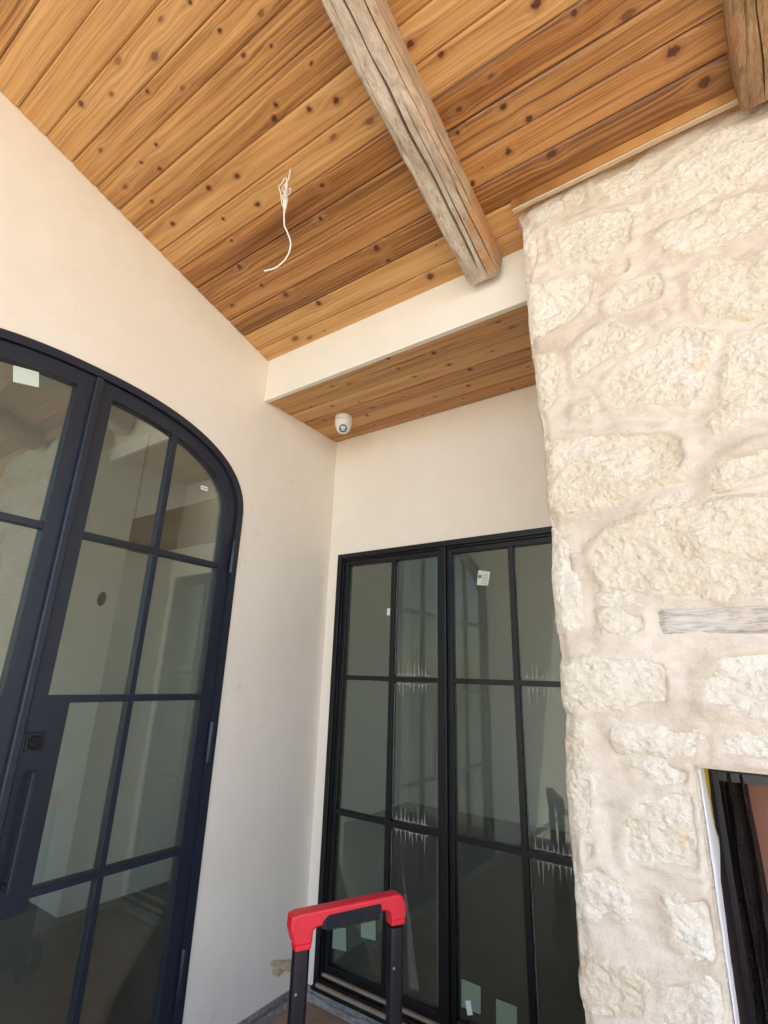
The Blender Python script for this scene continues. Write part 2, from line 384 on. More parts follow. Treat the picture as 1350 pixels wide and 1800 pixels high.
def mat_mortar():
    t = NT('lime_mortar'); P = t.coords(); x, y, z = t.sep(P)
    n1 = t.noise(P, 5, 4, 0.6); n2 = t.noise(t.vec(x*0.5, y, z), 30, 4, 0.6); n3 = t.noise(P, 170, 3, 0.6)
    f = n1*0.55 + n2*0.3 + n3*0.15
    c = t.ramp(f, [(0.36, (0.55, 0.47, 0.37)), (0.5, (0.66, 0.58, 0.475)), (0.64, (0.75, 0.68, 0.58))])
    h = n2*0.8 + n3*0.45
    return t.bsdf(c, 0.92, t.bump(h, 0.8, 0.010), spec=0.2)

def mat_paint(name, c, rough=0.4, spec=0.5, dust=0.25, metal=0.0):
    t = NT(name); P = t.coords()
    n = t.noise(P, 25, 5, 0.7); n2 = t.noise(P, 3, 3, 0.5)
    c2 = tuple(min(1, a*1.6+0.015) for a in c)
    colr = t.mix(t.ss(0.45, 0.8, n)*dust, c, c2)
    sp = t.noise(P, 140, 2, 0.5)
    colr = t.mix(t.ss(0.73, 0.78, sp)*dust*0.5, colr, (0.35, 0.33, 0.3))
    return t.bsdf(colr, rough + n2*0.12, t.bump(t.noise(P, 90, 2, 0.5), 0.05, 0.003), spec=spec, metal=metal)

def mat_plain(name, c, rough=0.5, spec=0.5, bump=0.0, var=0.12, metal=0.0, scale=20):
    t = NT(name); P = t.coords()
    n = t.noise(P, scale, 4, 0.6)
    lo = tuple(a*(1-var) for a in c); hi = tuple(min(1, a*(1+var)) for a in c)
    return t.bsdf(t.mix(n, lo, hi), rough, t.bump(t.noise(P, scale*6, 3, 0.6), bump, 0.004) if bump else None, spec=spec, metal=metal)

def mat_glass(name, tint, dirt=0.02, refl=1.0):
    t = NT(name); P = t.coords()
    lw = t.n('ShaderNodeFresnel', {'IOR': 1.52})
    tr = t.n('ShaderNodeBsdfTransparent', {0: (*tint, 1)})
    wob = t.noise(P, 2.2, 2, 0.5)
    gl = t.n('ShaderNodeBsdfGlossy', {'Color': (0.95, 1.0, 0.96, 1), 'Roughness': 0.012, 'Normal': t.bump(wob, 0.03, 0.02)})
    df = t.n('ShaderNodeBsdfDiffuse', {'Color': (0.62, 0.64, 0.58, 1)})
    m1 = t.n('ShaderNodeMixShader', {0: t.m('MULTIPLY', lw.outputs[0], refl, clamp=True), 1: tr.outputs[0], 2: gl.outputs[0]})
    d1 = t.noise(P, 4, 4, 0.6); d2 = t.noise(P, 120, 2, 0.5)
    k = d1*dirt + t.ss(0.715, 0.75, d2)*0.18*t.ss(0.45, 0.6, d1)
    m2 = t.n('ShaderNodeMixShader', {0: k, 1: m1.outputs[0], 2: df.outputs[0]})
    t.t.links.new(m2.outputs[0], t.out.inputs[0])
    return t.mat

def mat_film(name, c, alpha):
    t = NT(name)
    tr = t.n('ShaderNodeBsdfTransparent'); df = t.n('ShaderNodeBsdfDiffuse', {'Color': (*c, 1)})
    n = t.noise(t.coords(), 40, 3, 0.6)
    mx = t.n('ShaderNodeMixShader', {0: n*alpha*2.0, 1: tr.outputs[0], 2: df.outputs[0]})
    t.t.links.new(mx.outputs[0], t.out.inputs[0])
    return t.mat

def mat_floor():
    t = NT('stained_concrete'); P = t.coords()
    n1 = t.noise(P, 2.2, 5, 0.6); n2 = t.noise(P, 14, 5, 0.65); n3 = t.noise(P, 90, 3, 0.6)
    f = n1*0.5 + n2*0.35 + n3*0.15
    c = t.ramp(f, [(0.34, (0.16, 0.10, 0.07)), (0.5, (0.27, 0.185, 0.135)), (0.66, (0.36, 0.27, 0.21))])
    return t.bsdf(c, 0.8, t.bump(n3*0.5+n2*0.5, 0.25, 0.006), spec=0.25)

def mat_concrete(name='raw_concrete', c=(0.27, 0.26, 0.245)):
    t = NT(name); P = t.coords()
    n1 = t.noise(P, 9, 5, 0.65); n2 = t.noise(P, 70, 4, 0.65)
    c0 = tuple(a*0.62 for a in c); c1 = tuple(min(1, a*1.3) for a in c)
    return t.bsdf(t.mix(t.ss(0.35, 0.65, n1*0.6+n2*0.4), c0, c1), 0.92, t.bump(n2*0.6+n1, 0.6, 0.012), spec=0.2)

def mat_mesh():
    t = NT('black_chain_mesh'); P = t.coords(); x, y, z = t.sep(P)
    v = t.n('ShaderNodeTexVoronoi', {'Vector': t.vec(x*1.0, y*1.0, z*0.6), 'Scale': 190.0, 'Randomness': 0.25})
    d = E(t, v.outputs['Distance'])
    pr = t.n('ShaderNodeBsdfPrincipled', {'Base Color': (0.007, 0.007, 0.008, 1), 'Roughness': 0.3, 'Metallic': 0.3})
    t.set(pr.inputs['Normal'], t.bump(d, 1.0, 0.006))
    tr = t.n('ShaderNodeBsdfTransparent')
    mx = t.n('ShaderNodeMixShader', {0: t.ss(0.30, 0.36, d)*0.05, 1: pr.outputs[0], 2: tr.outputs[0]})
    t.t.links.new(mx.outputs[0], t.out.inputs[0])
    return t.mat

M_WALL = mat_stucco('cream_stucco', (0.80, 0.73, 0.62), (0.83, 0.77, 0.665))
M_HEAD = mat_stucco('cream_trim_paint', (0.80, 0.755, 0.65), (0.83, 0.785, 0.69), 0.05, False)
M_CEDAR = mat_cedar('knotty_cedar')
M_LOG = mat_log('weathered_timber', False)
M_LOG2 = mat_log('brown_hewn_timber', True)
M_STONE = mat_stone('cream_limestone', (0.70, 0.61, 0.465), (0.82, 0.75, 0.62), (0.88, 0.835, 0.735))
M_MORTAR = mat_mortar()
M_DOOR = mat_paint('blue_black_steel', (0.012, 0.016, 0.028), 0.36, 0.5, 0.2)
M_WIN = mat_paint('black_steel', (0.005, 0.005, 0.006), 0.34, 0.35, 0.12)
M_GLASS_D = mat_glass('door_glass', (0.86, 0.885, 0.84), 0.05, 2.1)
M_GLASS_W = mat_glass('window_glass', (0.62, 0.645, 0.60), 0.06, 0.95)
M_FLOOR = mat_floor()
M_CONC = mat_concrete()
M_GROUND = mat_concrete('pale_caliche_ground', (0.40, 0.36, 0.30))
M_PATIO = mat_concrete('patio_slab', (0.50, 0.45, 0.38))
M_WHITE = mat_plain('white_plastic', (0.80, 0.80, 0.78), 0.35, 0.5)
M_DRY = mat_plain('white_drywall', (0.78, 0.79, 0.76), 0.9, 0.2, 0.05, 0.04, scale=3)
M_IFLOOR = mat_plain('dark_interior_floor', (0.075, 0.065, 0.052), 0.4, 0.5, 0.05, 0.25, scale=4)
M_IBEAM = mat_plain('dark_brown_timber', (0.16, 0.095, 0.05), 0.8, 0.2, 0.3, 0.3)
M_RED = mat_plain('red_plastic', (0.64, 0.017, 0.034), 0.36, 0.5, 0.12, 0.16, scale=35)
M_RUB = mat_plain('black_rubber', (0.012, 0.013, 0.018), 0.6, 0.3, 0.1)
M_TUBE = mat_plain('black_anodised_tube', (0.008, 0.009, 0.014), 0.3, 0.5, 0.02)
M_BLACK = mat_plain('matt_black_metal', (0.012, 0.012, 0.013), 0.5, 0.4, 0.03)
M_LENS = mat_plain('lens_glass', (0.22, 0.30, 0.38), 0.08, 0.9)
M_LED = mat_plain('led_diffuser', (0.72, 0.82, 0.88), 0.2, 0.6)
M_CABLE = mat_plain('white_cable_jacket', (0.82, 0.80, 0.73), 0.45, 0.4)
M_FOAM = mat_plain('cured_foam', (0.62, 0.50, 0.33), 0.95, 0.1, 0.8, 0.3, scale=30)
M_PAPER = mat_plain('pale_label_paper', (0.62, 0.70, 0.60), 0.8, 0.2, 0.0, 0.06, scale=8)
M_GREEN = mat_plain('pale_green_label', (0.20, 0.27, 0.19), 0.8, 0.2, 0.0, 0.08, scale=8)
M_INK = mat_plain('label_print', (0.16, 0.19, 0.16), 0.8, 0.2)
M_DUST = mat_plain('dusty_sill', (0.30, 0.24, 0.18), 0.95, 0.1, 0.3, 0.3, scale=30)
M_RESID = mat_film('white_residue', (0.70, 0.70, 0.65), 0.21)
M_FILM = mat_film('loose_plastic_film', (0.6, 0.6, 0.58), 0.11)
M_TAPE = mat_plain('yellow_masking_tape', (0.60, 0.52, 0.03), 0.6, 0.3, 0.15)
M_PLASTER = mat_plain('white_plaster', (0.76, 0.76, 0.77), 0.9, 0.2, 0.5, 0.06, scale=25)
M_FIRE = mat_plain('brown_firebrick_panel', (0.34, 0.165, 0.115), 0.85, 0.2, 0.3, 0.15, scale=40)
M_MESH = mat_mesh()
M_MANTEL = None

# ------------------------------------------------------------------ large structure
FZ = -0.06
SL = 0.256                       # roof slope
TH = math.atan(SL)
def ceil_z(y): return 3.345 - SL*y

def sheet(name, x0, y0, x1, y1, z, mat):
    o = obj(name, [(x0, y0, z), (x1, y0, z), (x1, y1, z), (x0, y1, z)], [(0, 1, 2, 3)], mat, None, False, False)
    return tag(o, kind='structure')
sheet('ground', -400, -400, 400, 400, -0.14, M_GROUND)
tag(MB().box(0.0, -3.6, -0.13, 6.2, 0.0, FZ).build('porch_floor', M_FLOOR), kind='structure')
tag(MB().box(-0.2, -14.0, -0.13, 9.0, -3.602, FZ-0.004).build('patio', M_PATIO), kind='structure')
tag(MB().box(-5.0, -6.0, -0.12, -0.2, 4.2, 0.0).build('interior_floor', M_IFLOOR), kind='structure')
tag(MB().box(-0.198, 0.2, -0.12, 5.0, 4.2, -0.002).build('interior_floor', M_IFLOOR), kind='structure')

# arched opening
YC, AA, BB, ZS, EX = -1.694, 0.910, 0.484, 2.442, 2.3
def arch_path(t, n=28, side=None):
    """outline inset by t, from the right jamb foot over the crown to the left foot; side 'r'/'l' gives one half"""
    pts = []
    th = np.linspace(0, math.pi, 2*n+1)
    if side == 'r': th = th[:n+1]
    if side == 'l': th = th[n:]
    for a in th:
        c, s = math.cos(a), math.sin(a)
        pts.append((YC + (AA-t)*math.copysign(abs(c)**(2/EX), c), ZS + (BB-t)*abs(s)**(2/EX)))
    return pts
def arch_top(y, t):
    u = min(1.0, abs(y-YC)/(AA-t))
    return ZS + (BB-t)*max(0.0, 1-u**EX)**(1/EX)

# left wall
WY0 = -6.0
p = arch_path(0)
poly = [(WY0, 0.0), (YC-AA, 0.0)] + p[::-1] + [(YC+AA, 0.0), (0.2, 0.0), (0.2, 3.9), (WY0, ceil_z(WY0)+0.3)]
o = MB().prism(poly, 'x', -0.2, 0.0).build('stucco_wall', M_WALL)
tag(o, 'cream stucco wall around the arched blue-black door, rising to the sloped ceiling', 'wall')
root_stem = MB().box(-0.19, WY0, -0.13, -0.004, -0.003, -0.001)
o = root_stem.build('concrete_footing', M_CONC)
tag(o, 'rough grey concrete footing strip under the wall with the arched door', 'footing')
# back wall
WL, WR, WT = 0.080, 1.680, 2.387
poly = [(0.0, 0.0), (WL, 0.0), (WL, WT), (WR, WT), (WR, 0.0), (5.0, 0.0), (5.0, 3.9), (0.0, 3.9)]
o = MB().prism(poly, 'y', 0.0, 0.2).build('stucco_wall', M_WALL)
tag(o, 'cream stucco wall above and beside the black steel window, under the low soffit', 'wall')
o = MB().box(0.0, 0.004, -0.13, 5.0, 0.19, -0.002).build('concrete_footing', M_CONC)
tag(o, 'rough grey concrete footing strip under the black steel window', 'footing')
# mortar smear along both footings
def fillet(name, label, along_x, a0, a1, w, seed):
    n = 60; v = []; f = []
    for i in range(n+1):
        s = a0 + (a1-a0)*i/n
        ww = w*(0.75+0.6*vnoise(s*9, 0.3, seed)); hh = 0.022*(0.6+0.8*vnoise(s*14, 4.3, seed))
        pr = [(0.006, hh), (0.35*ww, hh*0.45), (ww, 0.002), (ww, -0.01), (0.006, -0.01)]
        for d, z in pr:
            v.append((s, -d, FZ+z) if along_x else (d, s, FZ+z))
    m = 5
    for i in range(n):
        for k in range(m-1): f.append((i*m+k, (i+1)*m+k, (i+1)*m+k+1, i*m+k+1))
    f.append(tuple(range(m))); f.append(tuple(range(n*m, n*m+m)))
    o = obj(name, v, f, M_CONC, None, True); tag(o, label, 'mortar'); return o
fillet('mortar_fillet', 'grey mortar smear on the floor along the steel window', True, 0.0, 1.8, 0.028, 3)
fillet('mortar_fillet', 'grey mortar smear on the floor along the arched-door wall', False, YC+AA, -0.03, 0.022, 8)

# house shell behind the glass
ih = MB()
ih.box(-5.2, -6.0, -0.1, -5.0, 4.2, 3.6)
tag(ih.build('interior_wall', M_DRY), kind='structure')
ih = MB().box(-5.0, -6.2, -0.1, -4.4, -6.0, 5.0).box(-1.4, -6.2, -0.1, 0.0, -6.0, 5.0).box(-4.4, -6.2, 2.3, -1.4, -6.0, 5.0).box(-4.4, -6.2, -0.1, -1.4, -6.0, 0.5)  # unseen end wall; its gap is added to let sky light brighten the room
tag(ih.build('interior_wall', M_DRY), kind='structure')
ih = MB().box(-5.0, -0.46, 0.001, -1.8, 4.2, 3.6)
tag(ih.build('interior_wall', M_DRY), kind='structure')
tag(MB().box(-1.799, -0.44, 2.80, -0.201, -0.30, 3.6).build('interior_wall', M_DRY), kind='structure')
ih = MB().box(-1.8, 4.0, -0.1, 5.2, 4.2, 3.6)
ih.box(5.0, 0.0, -0.1, 5.2, 0.9, 3.6).box(5.0, 3.4, -0.1, 5.2, 4.0, 3.6).box(5.0, 0.9, 2.9, 5.2, 3.4, 3.6)  # unseen gap, added so sky light crosses to the indoor corner
tag(ih.build('interior_wall', M_DRY), kind='structure')
tag(MB().box(-5.2, -6.2, 3.6, -0.201, 4.2, 3.8).build('interior_ceiling', M_DRY), kind='structure')
tag(MB().box(-0.2, 0.201, 3.6, 5.2, 4.2, 3.8).build('interior_ceiling', M_DRY), kind='structure')
o = MB().box(-1.8, -0.465, 2.53, -0.201, -0.28, 2.80).build('timber_lintel', M_IBEAM, None, False, 0.01)
tag(o, 'dark brown timber lintel indoors, seen through the arched door near its hinges', 'beam')
o = MB().lathe([(0.001, 0.0), (0.055, 0.0), (0.058, 0.006), (0.05, 0.016), (0.001, 0.018)], (-2.036, -0.4605, 2.145), (0, -1, 0), 24).build('round_wall_device', M_BLACK, None, True)
tag(o, 'small dark round device on the indoor wall behind the door glass', 'device')
# unseen opaque roof slab above the porch boards, added to stop light leaks
rb = MB()
y0, y1 = -6.3, 0.21
rb.prism([(y0, ceil_z(y0)+0.03), (-0.58, ceil_z(-0.58)+0.03), (-0.58, 3.29), (y1, 3.29), (y1, 3.82), (-0.9, 4.05), (y0, ceil_z(y0)+0.25)], 'x', 0.001, 4.5)
tag(rb.build('roof_light_block', M_IBEAM), kind='structure')

# header
o = MB().box(0.001, -0.73, 3.236, 4.45, -0.70, ceil_z(-0.73)+0.02).build('header_beam', M_HEAD, None, False, 0.003)
tag(o, 'long cream painted header between the sloped ceiling and the low soffit', 'header')

# ------------------------------------------------------------------ boarded ceilings
rnd = random.Random(11)
PW = 0.1205/math.cos(TH)
def board_mesh(name, L, w):
    h = w/2-0.0009
    pr = [(-h, 0.0065), (-h+0.0075, 0.0006), (-h+0.026, -0.0012), (0.0, 0.0), (h-0.026, -0.0012), (h-0.0075, 0.0006), (h, 0.0065), (h, 0.018), (-h, 0.018)]
    m = len(pr)
    v = [(0.0, a, b) for a, b in pr] + [(L, a, b) for a, b in pr]
    f = [(k, (k+1) % m, (k+1) % m+m, k+m) for k in range(m)] + [tuple(range(m-1, -1, -1)), tuple(range(m, 2*m))]
    return mesh_data(name, v, f, M_CEDAR)
TONES = [.70, .78, .02, .55, .30, .22, .75, .85, .55, .35, .48, .80, .72, .85]
def add_board(me, parent, loc, rotx, knots, tone=None):
    o = bpy.data.objects.new('board', me)
    col.objects.link(o)
    o.location = loc; o.rotation_euler = (rotx, 0, 0)
    o.parent = parent
    o.matrix_parent_inverse = Matrix.Translation(parent.location).inverted()
    o['tone'] = [rnd.random() if tone is None else tone, rnd.random(), rnd.random()]
    ks = sorted(knots, key=lambda k: k[0])[:6]
    while len(ks) < 6: ks.append((-9.0-len(ks), 0.0, 0.01))
    for i, k in enumerate(ks): o['k%d' % i] = [float(k[0]), float(k[1]), float(k[2])]
    return o
ceil = thing('sloped_ceiling', (3.0, -3.2, ceil_z(-3.2)), 'sloped porch ceiling of knotty honey-coloured cedar boards', 'ceiling')
me_b = board_mesh('board', 4.45, PW)
for j in range(-1, 45):
    yc = -0.8818 - 0.1205*j
    ks = [(k[0]-0.003, (k[1]-yc)/math.cos(TH), k[2]) for k in KNOTS if abs(k[1]-yc) <= 0.06026]
    ks = [(a, max(-0.045, min(0.045, b)), r*0.76) for a, b, r in ks]
    if yc < -2.25:
        for q in range(5): ks.append((rnd.uniform(0.1, 3.0), rnd.uniform(-.045, .045), rnd.uniform(.006, .016)))
    while len(ks) < 5: ks.append((rnd.uniform(2.6, 4.4), rnd.uniform(-.045, .045), rnd.uniform(.006, .016)))
    if len(ks) < 6 and yc > -2.2: ks.append((rnd.uniform(0.05, 2.5), rnd.uniform(-.05, .05), rnd.uniform(.003, .006)))
    if len(ks) > 6: ks = sorted(ks, key=lambda k: -k[2])[:6]
    add_board(me_b, ceil, (0.003, yc, ceil_z(yc) + rnd.uniform(-0.0012, 0.0012)), -TH + rnd.uniform(-0.012, 0.012), ks, TONES[j+1] if j+1 < len(TONES) else None)
soff = thing('flat_soffit', (0.9, -0.36, 3.25), 'low flat soffit of cedar boards above the black steel window', 'soffit')
me_s = board_mesh('soffit_board', 4.45, 0.1205)
for j in range(6):
    yc = -0.0615 - 0.1205*j
    ks = [(0.05+1.9*(q+rnd.random())/6, rnd.uniform(-.045, .045), rnd.uniform(.007, .013)) for q in range(6)]
    add_board(me_s, soff, (0.002, yc, 3.25 + rnd.uniform(-0.001, 0.001)), rnd.uniform(-0.012, 0.012), ks, [0.62, 0.8, 0.5, 0.72, 0.55, 0.68][j])
# scribe strip where the sloped boards meet the chimney
n = 40; v = []; f = []
for i in range(n+1):
    x = 1.733 + (2.60-1.733)*i/n
    zt = ceil_z(-0.955) - 0.001
    lo = zt - 0.044 - 0.005*vnoise(x*11, 0.5, 5)
    for yy, zz in ((-0.955, zt), (-0.955, lo), (-0.93, lo-0.002), (-0.93, zt)):
        v.append((x, yy, zz))
for i in range(n):
    for k in range(4): f.append((i*4+k, i*4+(k+1) % 4, (i+1)*4+(k+1) % 4, (i+1)*4+k))
f += [(0, 1, 2, 3), (n*4, n*4+1, n*4+2, n*4+3)]
o = obj('cedar_trim', v, f, M_CEDAR)
o['tone'] = [0.6, 0.2, 0.3]
for i in range(0, 6): o['k%d' % i] = [-9.0-i, 0.0, 0.01]
tag(o, 'narrow cedar trim strip between the sloped ceiling and the chimney stone', 'trim')

mbx = MB()
v = []; f = []
for i in range(n+1):
    x = 1.735 + (2.55-1.735)*i/n
    lo = ceil_z(-0.955) - 0.046 - 0.005*vnoise(x*11, 0.5, 5)
    l2 = lo - 0.003 - 0.006*vnoise(x*17, 2.5, 6)
    for yy, zz in ((-0.951, lo), (-0.949, l2), (-0.932, l2), (-0.932, lo)): v.append((x, yy, zz))
for i in range(n):
    for k in range(4): f.append((i*4+k, i*4+(k+1) % 4, (i+1)*4+(k+1) % 4, (i+1)*4+k))
f += [(0, 1, 2, 3), (n*4, n*4+1, n*4+2, n*4+3)]
o2 = obj('raw_edge', v, f, mat_plain('raw_board_edge', (0.56, 0.44, 0.31), 0.85, 0.2, 0.3, 0.15, scale=30), o)
# ------------------------------------------------------------------ timber log beams
def make_log(name, xc, w, dep, y_end, mat, label, cracks, seed, chop=0.0, expo=4.0):
    """hewn log hung under the sloped ceiling, running from y_end towards -Y"""
    ys = list(np.arange(y_end, -2.6, -0.010)) + list(np.arange(-2.6, -6.0, -0.06))
    N = 96
    K = np.arange(N+1)
    hw, hh = w/2, (dep+0.05)/2
    zc = 0.05 - hh                      # centre below the boards
    v = []; f = []
    cz, sz = math.cos(TH), math.sin(TH)
    ft = np.linspace(0, 2*math.pi, 4001)
    px_ = hw*np.sign(np.cos(ft))*np.abs(np.cos(ft))**(2/expo); pz_ = hh*np.sign(np.sin(ft))*np.abs(np.sin(ft))**(2/expo)
    al = np.concatenate([[0], np.cumsum(np.hypot(np.diff(px_), np.diff(pz_)))]); per = al[-1]; al = al/per
    for y in ys:
        s = (y_end - y)
        an = [0.0]; tv = [0.0]
        info = []
        for (ki, ph0, amp, fr, width, depth, s0, s1, cs) in cracks:
            ph = ph0 + amp*(vnoise(s*fr, cs+0.3, seed)-0.5)*2 + 0.25*amp*(vnoise(s*fr*5, cs+3.3, seed)-0.5)
            mk = float(sstep(s0, s0+0.10, s)*(1-sstep(s1-0.12, s1, s)))
            mk *= 0.55+0.45*float(sstep(0.3, 0.5, vnoise(s*4, cs+9.1, seed)))
            de = (width*(0.12+0.88*mk))/per
            an += [ki-1, ki, ki+1]; tv += [ph-de, ph, ph+de]
            info.append((ki, depth*mk))
        an.append(N); tv.append(1.0)
        phi = np.interp(np.interp(K[:-1], an, tv), al, ft)
        c, q = np.cos(phi), np.sin(phi)
        ux = np.sign(c)*np.abs(c)**(2/expo); uz = np.sign(q)*np.abs(q)**(2/expo)
        sc = 1.0 + 0.13*fbm(s*2.6+np.cos(phi)*0.8, np.sin(phi)*0.8+3.0, seed, 2) + 0.065*fbm(s*8, np.cos(phi)*3+np.sin(phi)*2, seed+5, 3) \
            + 0.028*fbm(s*2.4, phi*17, seed+9, 3)
        if chop:
            cell = np.floor(s/0.085 + 1.5*vnoise(phi*2.2, 0.5, seed+2)); 
            sc = sc + chop*(_hash(cell, np.floor(phi*5+0.3*cell), seed+3)-0.5)
        r = sc.copy()
        for ki, d in info: r[ki] -= d/(w*0.5)
        taper = 1.0 - 0.03*float(1-sstep(0.0, 0.03, s))
        X = ux*hw*r*taper; Zl = zc + uz*hh*r
        Zl = np.minimum(Zl, 0.015)
        yo = 0.012*(vnoise(phi*3, 0.7, seed)-0.5) if s < 1e-6 else 0.0
        for k in range(N):
            v.append((xc + X[k], y - Zl[k]*sz*-1.0 + (yo[k] if s < 1e-6 else 0), ceil_z(y) + Zl[k]*cz))
    for i in range(len(ys)-1):
        for k in range(N):
            f.append((i*N+k, i*N+(k+1) % N, (i+1)*N+(k+1) % N, (i+1)*N+k))
    f.append(tuple(range(N-1, -1, -1)))
    f.append(tuple(range((len(ys)-1)*N, len(ys)*N)))
    o = obj(name, v, f, mat, None, True)
    o.data.set_sharp_from_angle(angle=R(55))
    return tag(o, label, 'beam', 'log beams under the sloped ceiling')
PI = math.pi
# angle: 0 = +x side, 3pi/2 = underside
cr1 = [(58, 0.672, 0.014, 1.6, 0.0020, 0.014, 0.0, 1.2, 2), (66, 0.742, 0.020, 1.5, 0.0050, 0.05, 0.06, 4.0, 1), (74, 0.797, 0.014, 1.7, 0.0026, 0.022, 0.0, 0.8, 3), (81, 0.850, 0.012, 2.2, 0.0026, 0.022, 0.02, 1.15, 4), (88, 0.905, 0.010, 2.0, 0.0024, 0.02, 0.25, 1.4, 5)]
make_log('log_beam', 1.525, 0.168, 0.142, -0.742, M_LOG, 'weathered grey log beam with long cracks, ending at the cream header', cr1, 21, 0.0, 5.5)
cr2 = [(55, 0.640, 0.010, 2.0, 0.0022, 0.015, 0.05, 0.7, 3), (63, 0.695, 0.018, 3.0, 0.0035, 0.03, 0.0, 2.5, 6), (72, 0.760, 0.018, 2.4, 0.0040, 0.035, 0.03, 3.0, 7), (82, 0.835, 0.016, 2.0, 0.003, 0.025, 0.1, 2.0, 8)]
make_log('log_beam', 2.640, 0.215, 0.118, -0.925, M_LOG2, 'brown hewn log beam with orange patches, ending on the stone chimney', cr2, 57, 0.05, 5.0)

# ------------------------------------------------------------------ limestone chimney
chim = thing('stone_chimney', (2.6, -0.45, FZ), 'rough cream limestone chimney with wide lime mortar joints', 'chimney')
CY = -0.884
OZ = np.array([q[1] for q in OUTLINE][::-1]); OX = np.array([q[0] for q in OUTLINE][::-1])
def left_edge(z):
    z = np.asarray(z, float)
    x = np.interp(z, OZ, OX)
    return x + 0.004*fbm(z*13, z*0+0.5, 4, 2)
def seg_sd(poly, X, Z):
    """signed distance, positive inside"""
    poly = np.array(poly); n = len(poly)
    d = np.full(X.shape, 1e9); ins = np.zeros(X.shape, bool)
    for i in range(n):
        a = poly[i]; b = poly[(i+1) % n]
        e = b-a; l2 = (e*e).sum()
        t = np.clip(((X-a[0])*e[0]+(Z-a[1])*e[1])/l2, 0, 1)
        d = np.minimum(d, np.hypot(X-a[0]-t*e[0], Z-a[1]-t*e[1]))
        c = ((a[1] > Z) != (b[1] > Z)) & (X < (b[0]-a[0])*(Z-a[1])/(b[1]-a[1]+1e-12)+a[0])
        ins ^= c
    return np.where(ins, d, -d)
# stones out of the picture: lower courses and the right half
rs = random.Random(5)
extra = []
for (xa, xb, za, zb) in ((1.775, 2.11, -0.05, 0.72), (2.62, 3.5, 1.45, 3.75), (3.08, 3.5, -0.05, 1.42)):
    z = za
    while z < zb-0.05:
        h = min(rs.uniform(0.14, 0.26), zb-z)
        x = xa
        while x < xb-0.04:
            w = min(rs.uniform(0.16, 0.4), xb-x)
            g = 0.018
            if w > 0.07 and h > 0.07:
                extra.append([(x+g, z+g+rs.uniform(0, .02)), (x+w-g, z+g+rs.uniform(0, .02)), (x+w-g-rs.uniform(0, .02), z+h-g-rs.uniform(0, .02)), (x+g+rs.uniform(0, .02), z+h-g)])
            x += w
        z += h
MANT = [(2.075, 1.742), (2.60, 1.742), (2.60, 1.822), (2.083, 1.824)]
OPX, OPZ, OPX1 = 2.115, 1.392, 3.05
def in_open_sd(X, Z):
    return np.minimum(X-OPX, np.minimum(OPX1-X, OPZ-Z))
stones_all = [s for s in STONES] + [s for s in extra if all(not (q[0] > 2.6 and q[1] < 0) for q in s)]
def stone_field(X, Z):
    """largest signed distance to any stone"""
    d = np.full(X.shape, -1.0)
    for s in stones_all:
        q = np.array(s)
        msk = (X > q[:, 0].min()-0.06) & (X < q[:, 0].max()+0.06) & (Z > q[:, 1].min()-0.06) & (Z < q[:, 1].max()+0.06)
        if msk.any():
            t = seg_sd(s, X[msk], Z[msk]); d[msk] = np.maximum(d[msk], t)
    return d
def mortar_y(X, Z):
    d = stone_field(X, Z)
    d = d + 0.007
    h = 0.010*sstep(-0.035, 0.004, d) - 0.026*sstep(0.010, 0.032, d) + 0.012*fbm(X*5, Z*7, 31, 3) + 0.0055*fbm(X*24, Z*36, 33, 4)
    # trowel drags
    h = h + 0.0035*fbm(X*9+Z*4, Z*55-X*6, 35, 2) + 0.004*np.floor((fbm(X*8, Z*10, 37, 3)+1)*4)/4
    h = h*sstep(0.0, 0.012, -in_open_sd(X, Z))
    h = h*sstep(-0.004, 0.03, X-left_edge(Z)) - 0.012*(1-sstep(0.0, 0.035, X-left_edge(Z)))
    return CY - h
def grid_patch(xs_of_z, zs, yfun):
    nz = len(zs); nx = len(xs_of_z(zs[0]))
    X = np.array([xs_of_z(z) for z in zs]); Z = np.repeat(np.array(zs)[:, None], nx, 1)
    Yv = yfun(X, Z)
    v = np.stack([X, Yv, Z], -1).reshape(-1, 3)
    f = [(i*nx+k, i*nx+k+1, (i+1)*nx+k+1, (i+1)*nx+k) for i in range(nz-1) for k in range(nx-1)]
    return v.tolist(), f, X, Yv, Z
mb = MB()
TOPZ = 3.78
za = np.linspace(FZ-0.02, OPZ, 190); zb = np.linspace(OPZ, TOPZ, 320)
zall = np.concatenate([za, zb[1:]])
lx = lambda z: left_edge(z) + (OPX-left_edge(z))*np.linspace(0, 1, 50)
v, f, X, Yv, Z = grid_patch(lx, zall, mortar_y); mb.add(v, f)
# left flank, rough, back to the house wall
nd = 40; V = []; Fc = []
for i, z in enumerate(zall):
    for k in range(nd):
        t = k/(nd-1)
        y = Yv[i, 0]*(1-t) + (-0.001)*t
        bul = 0.016*float(sstep(0.0, 0.04, t))*(0.6+fbm(y*7, z*7, 71, 4))
        V.append((X[i, 0]-bul, y, z))
for i in range(len(zall)-1):
    for k in range(nd-1): Fc.append((i*nd+k, (i+1)*nd+k, (i+1)*nd+k+1, i*nd+k+1))
mb.add(V, Fc)
rx = lambda z: np.linspace(OPX, 3.5, 170)
v, f, X, Yv, Z = grid_patch(rx, zb, mortar_y); mb.add(v, f)
rx2 = lambda z: np.linspace(OPX1, 3.5, 30)
v, f, X2, Y2, Z2 = grid_patch(rx2, za, mortar_y); mb.add(v, f)
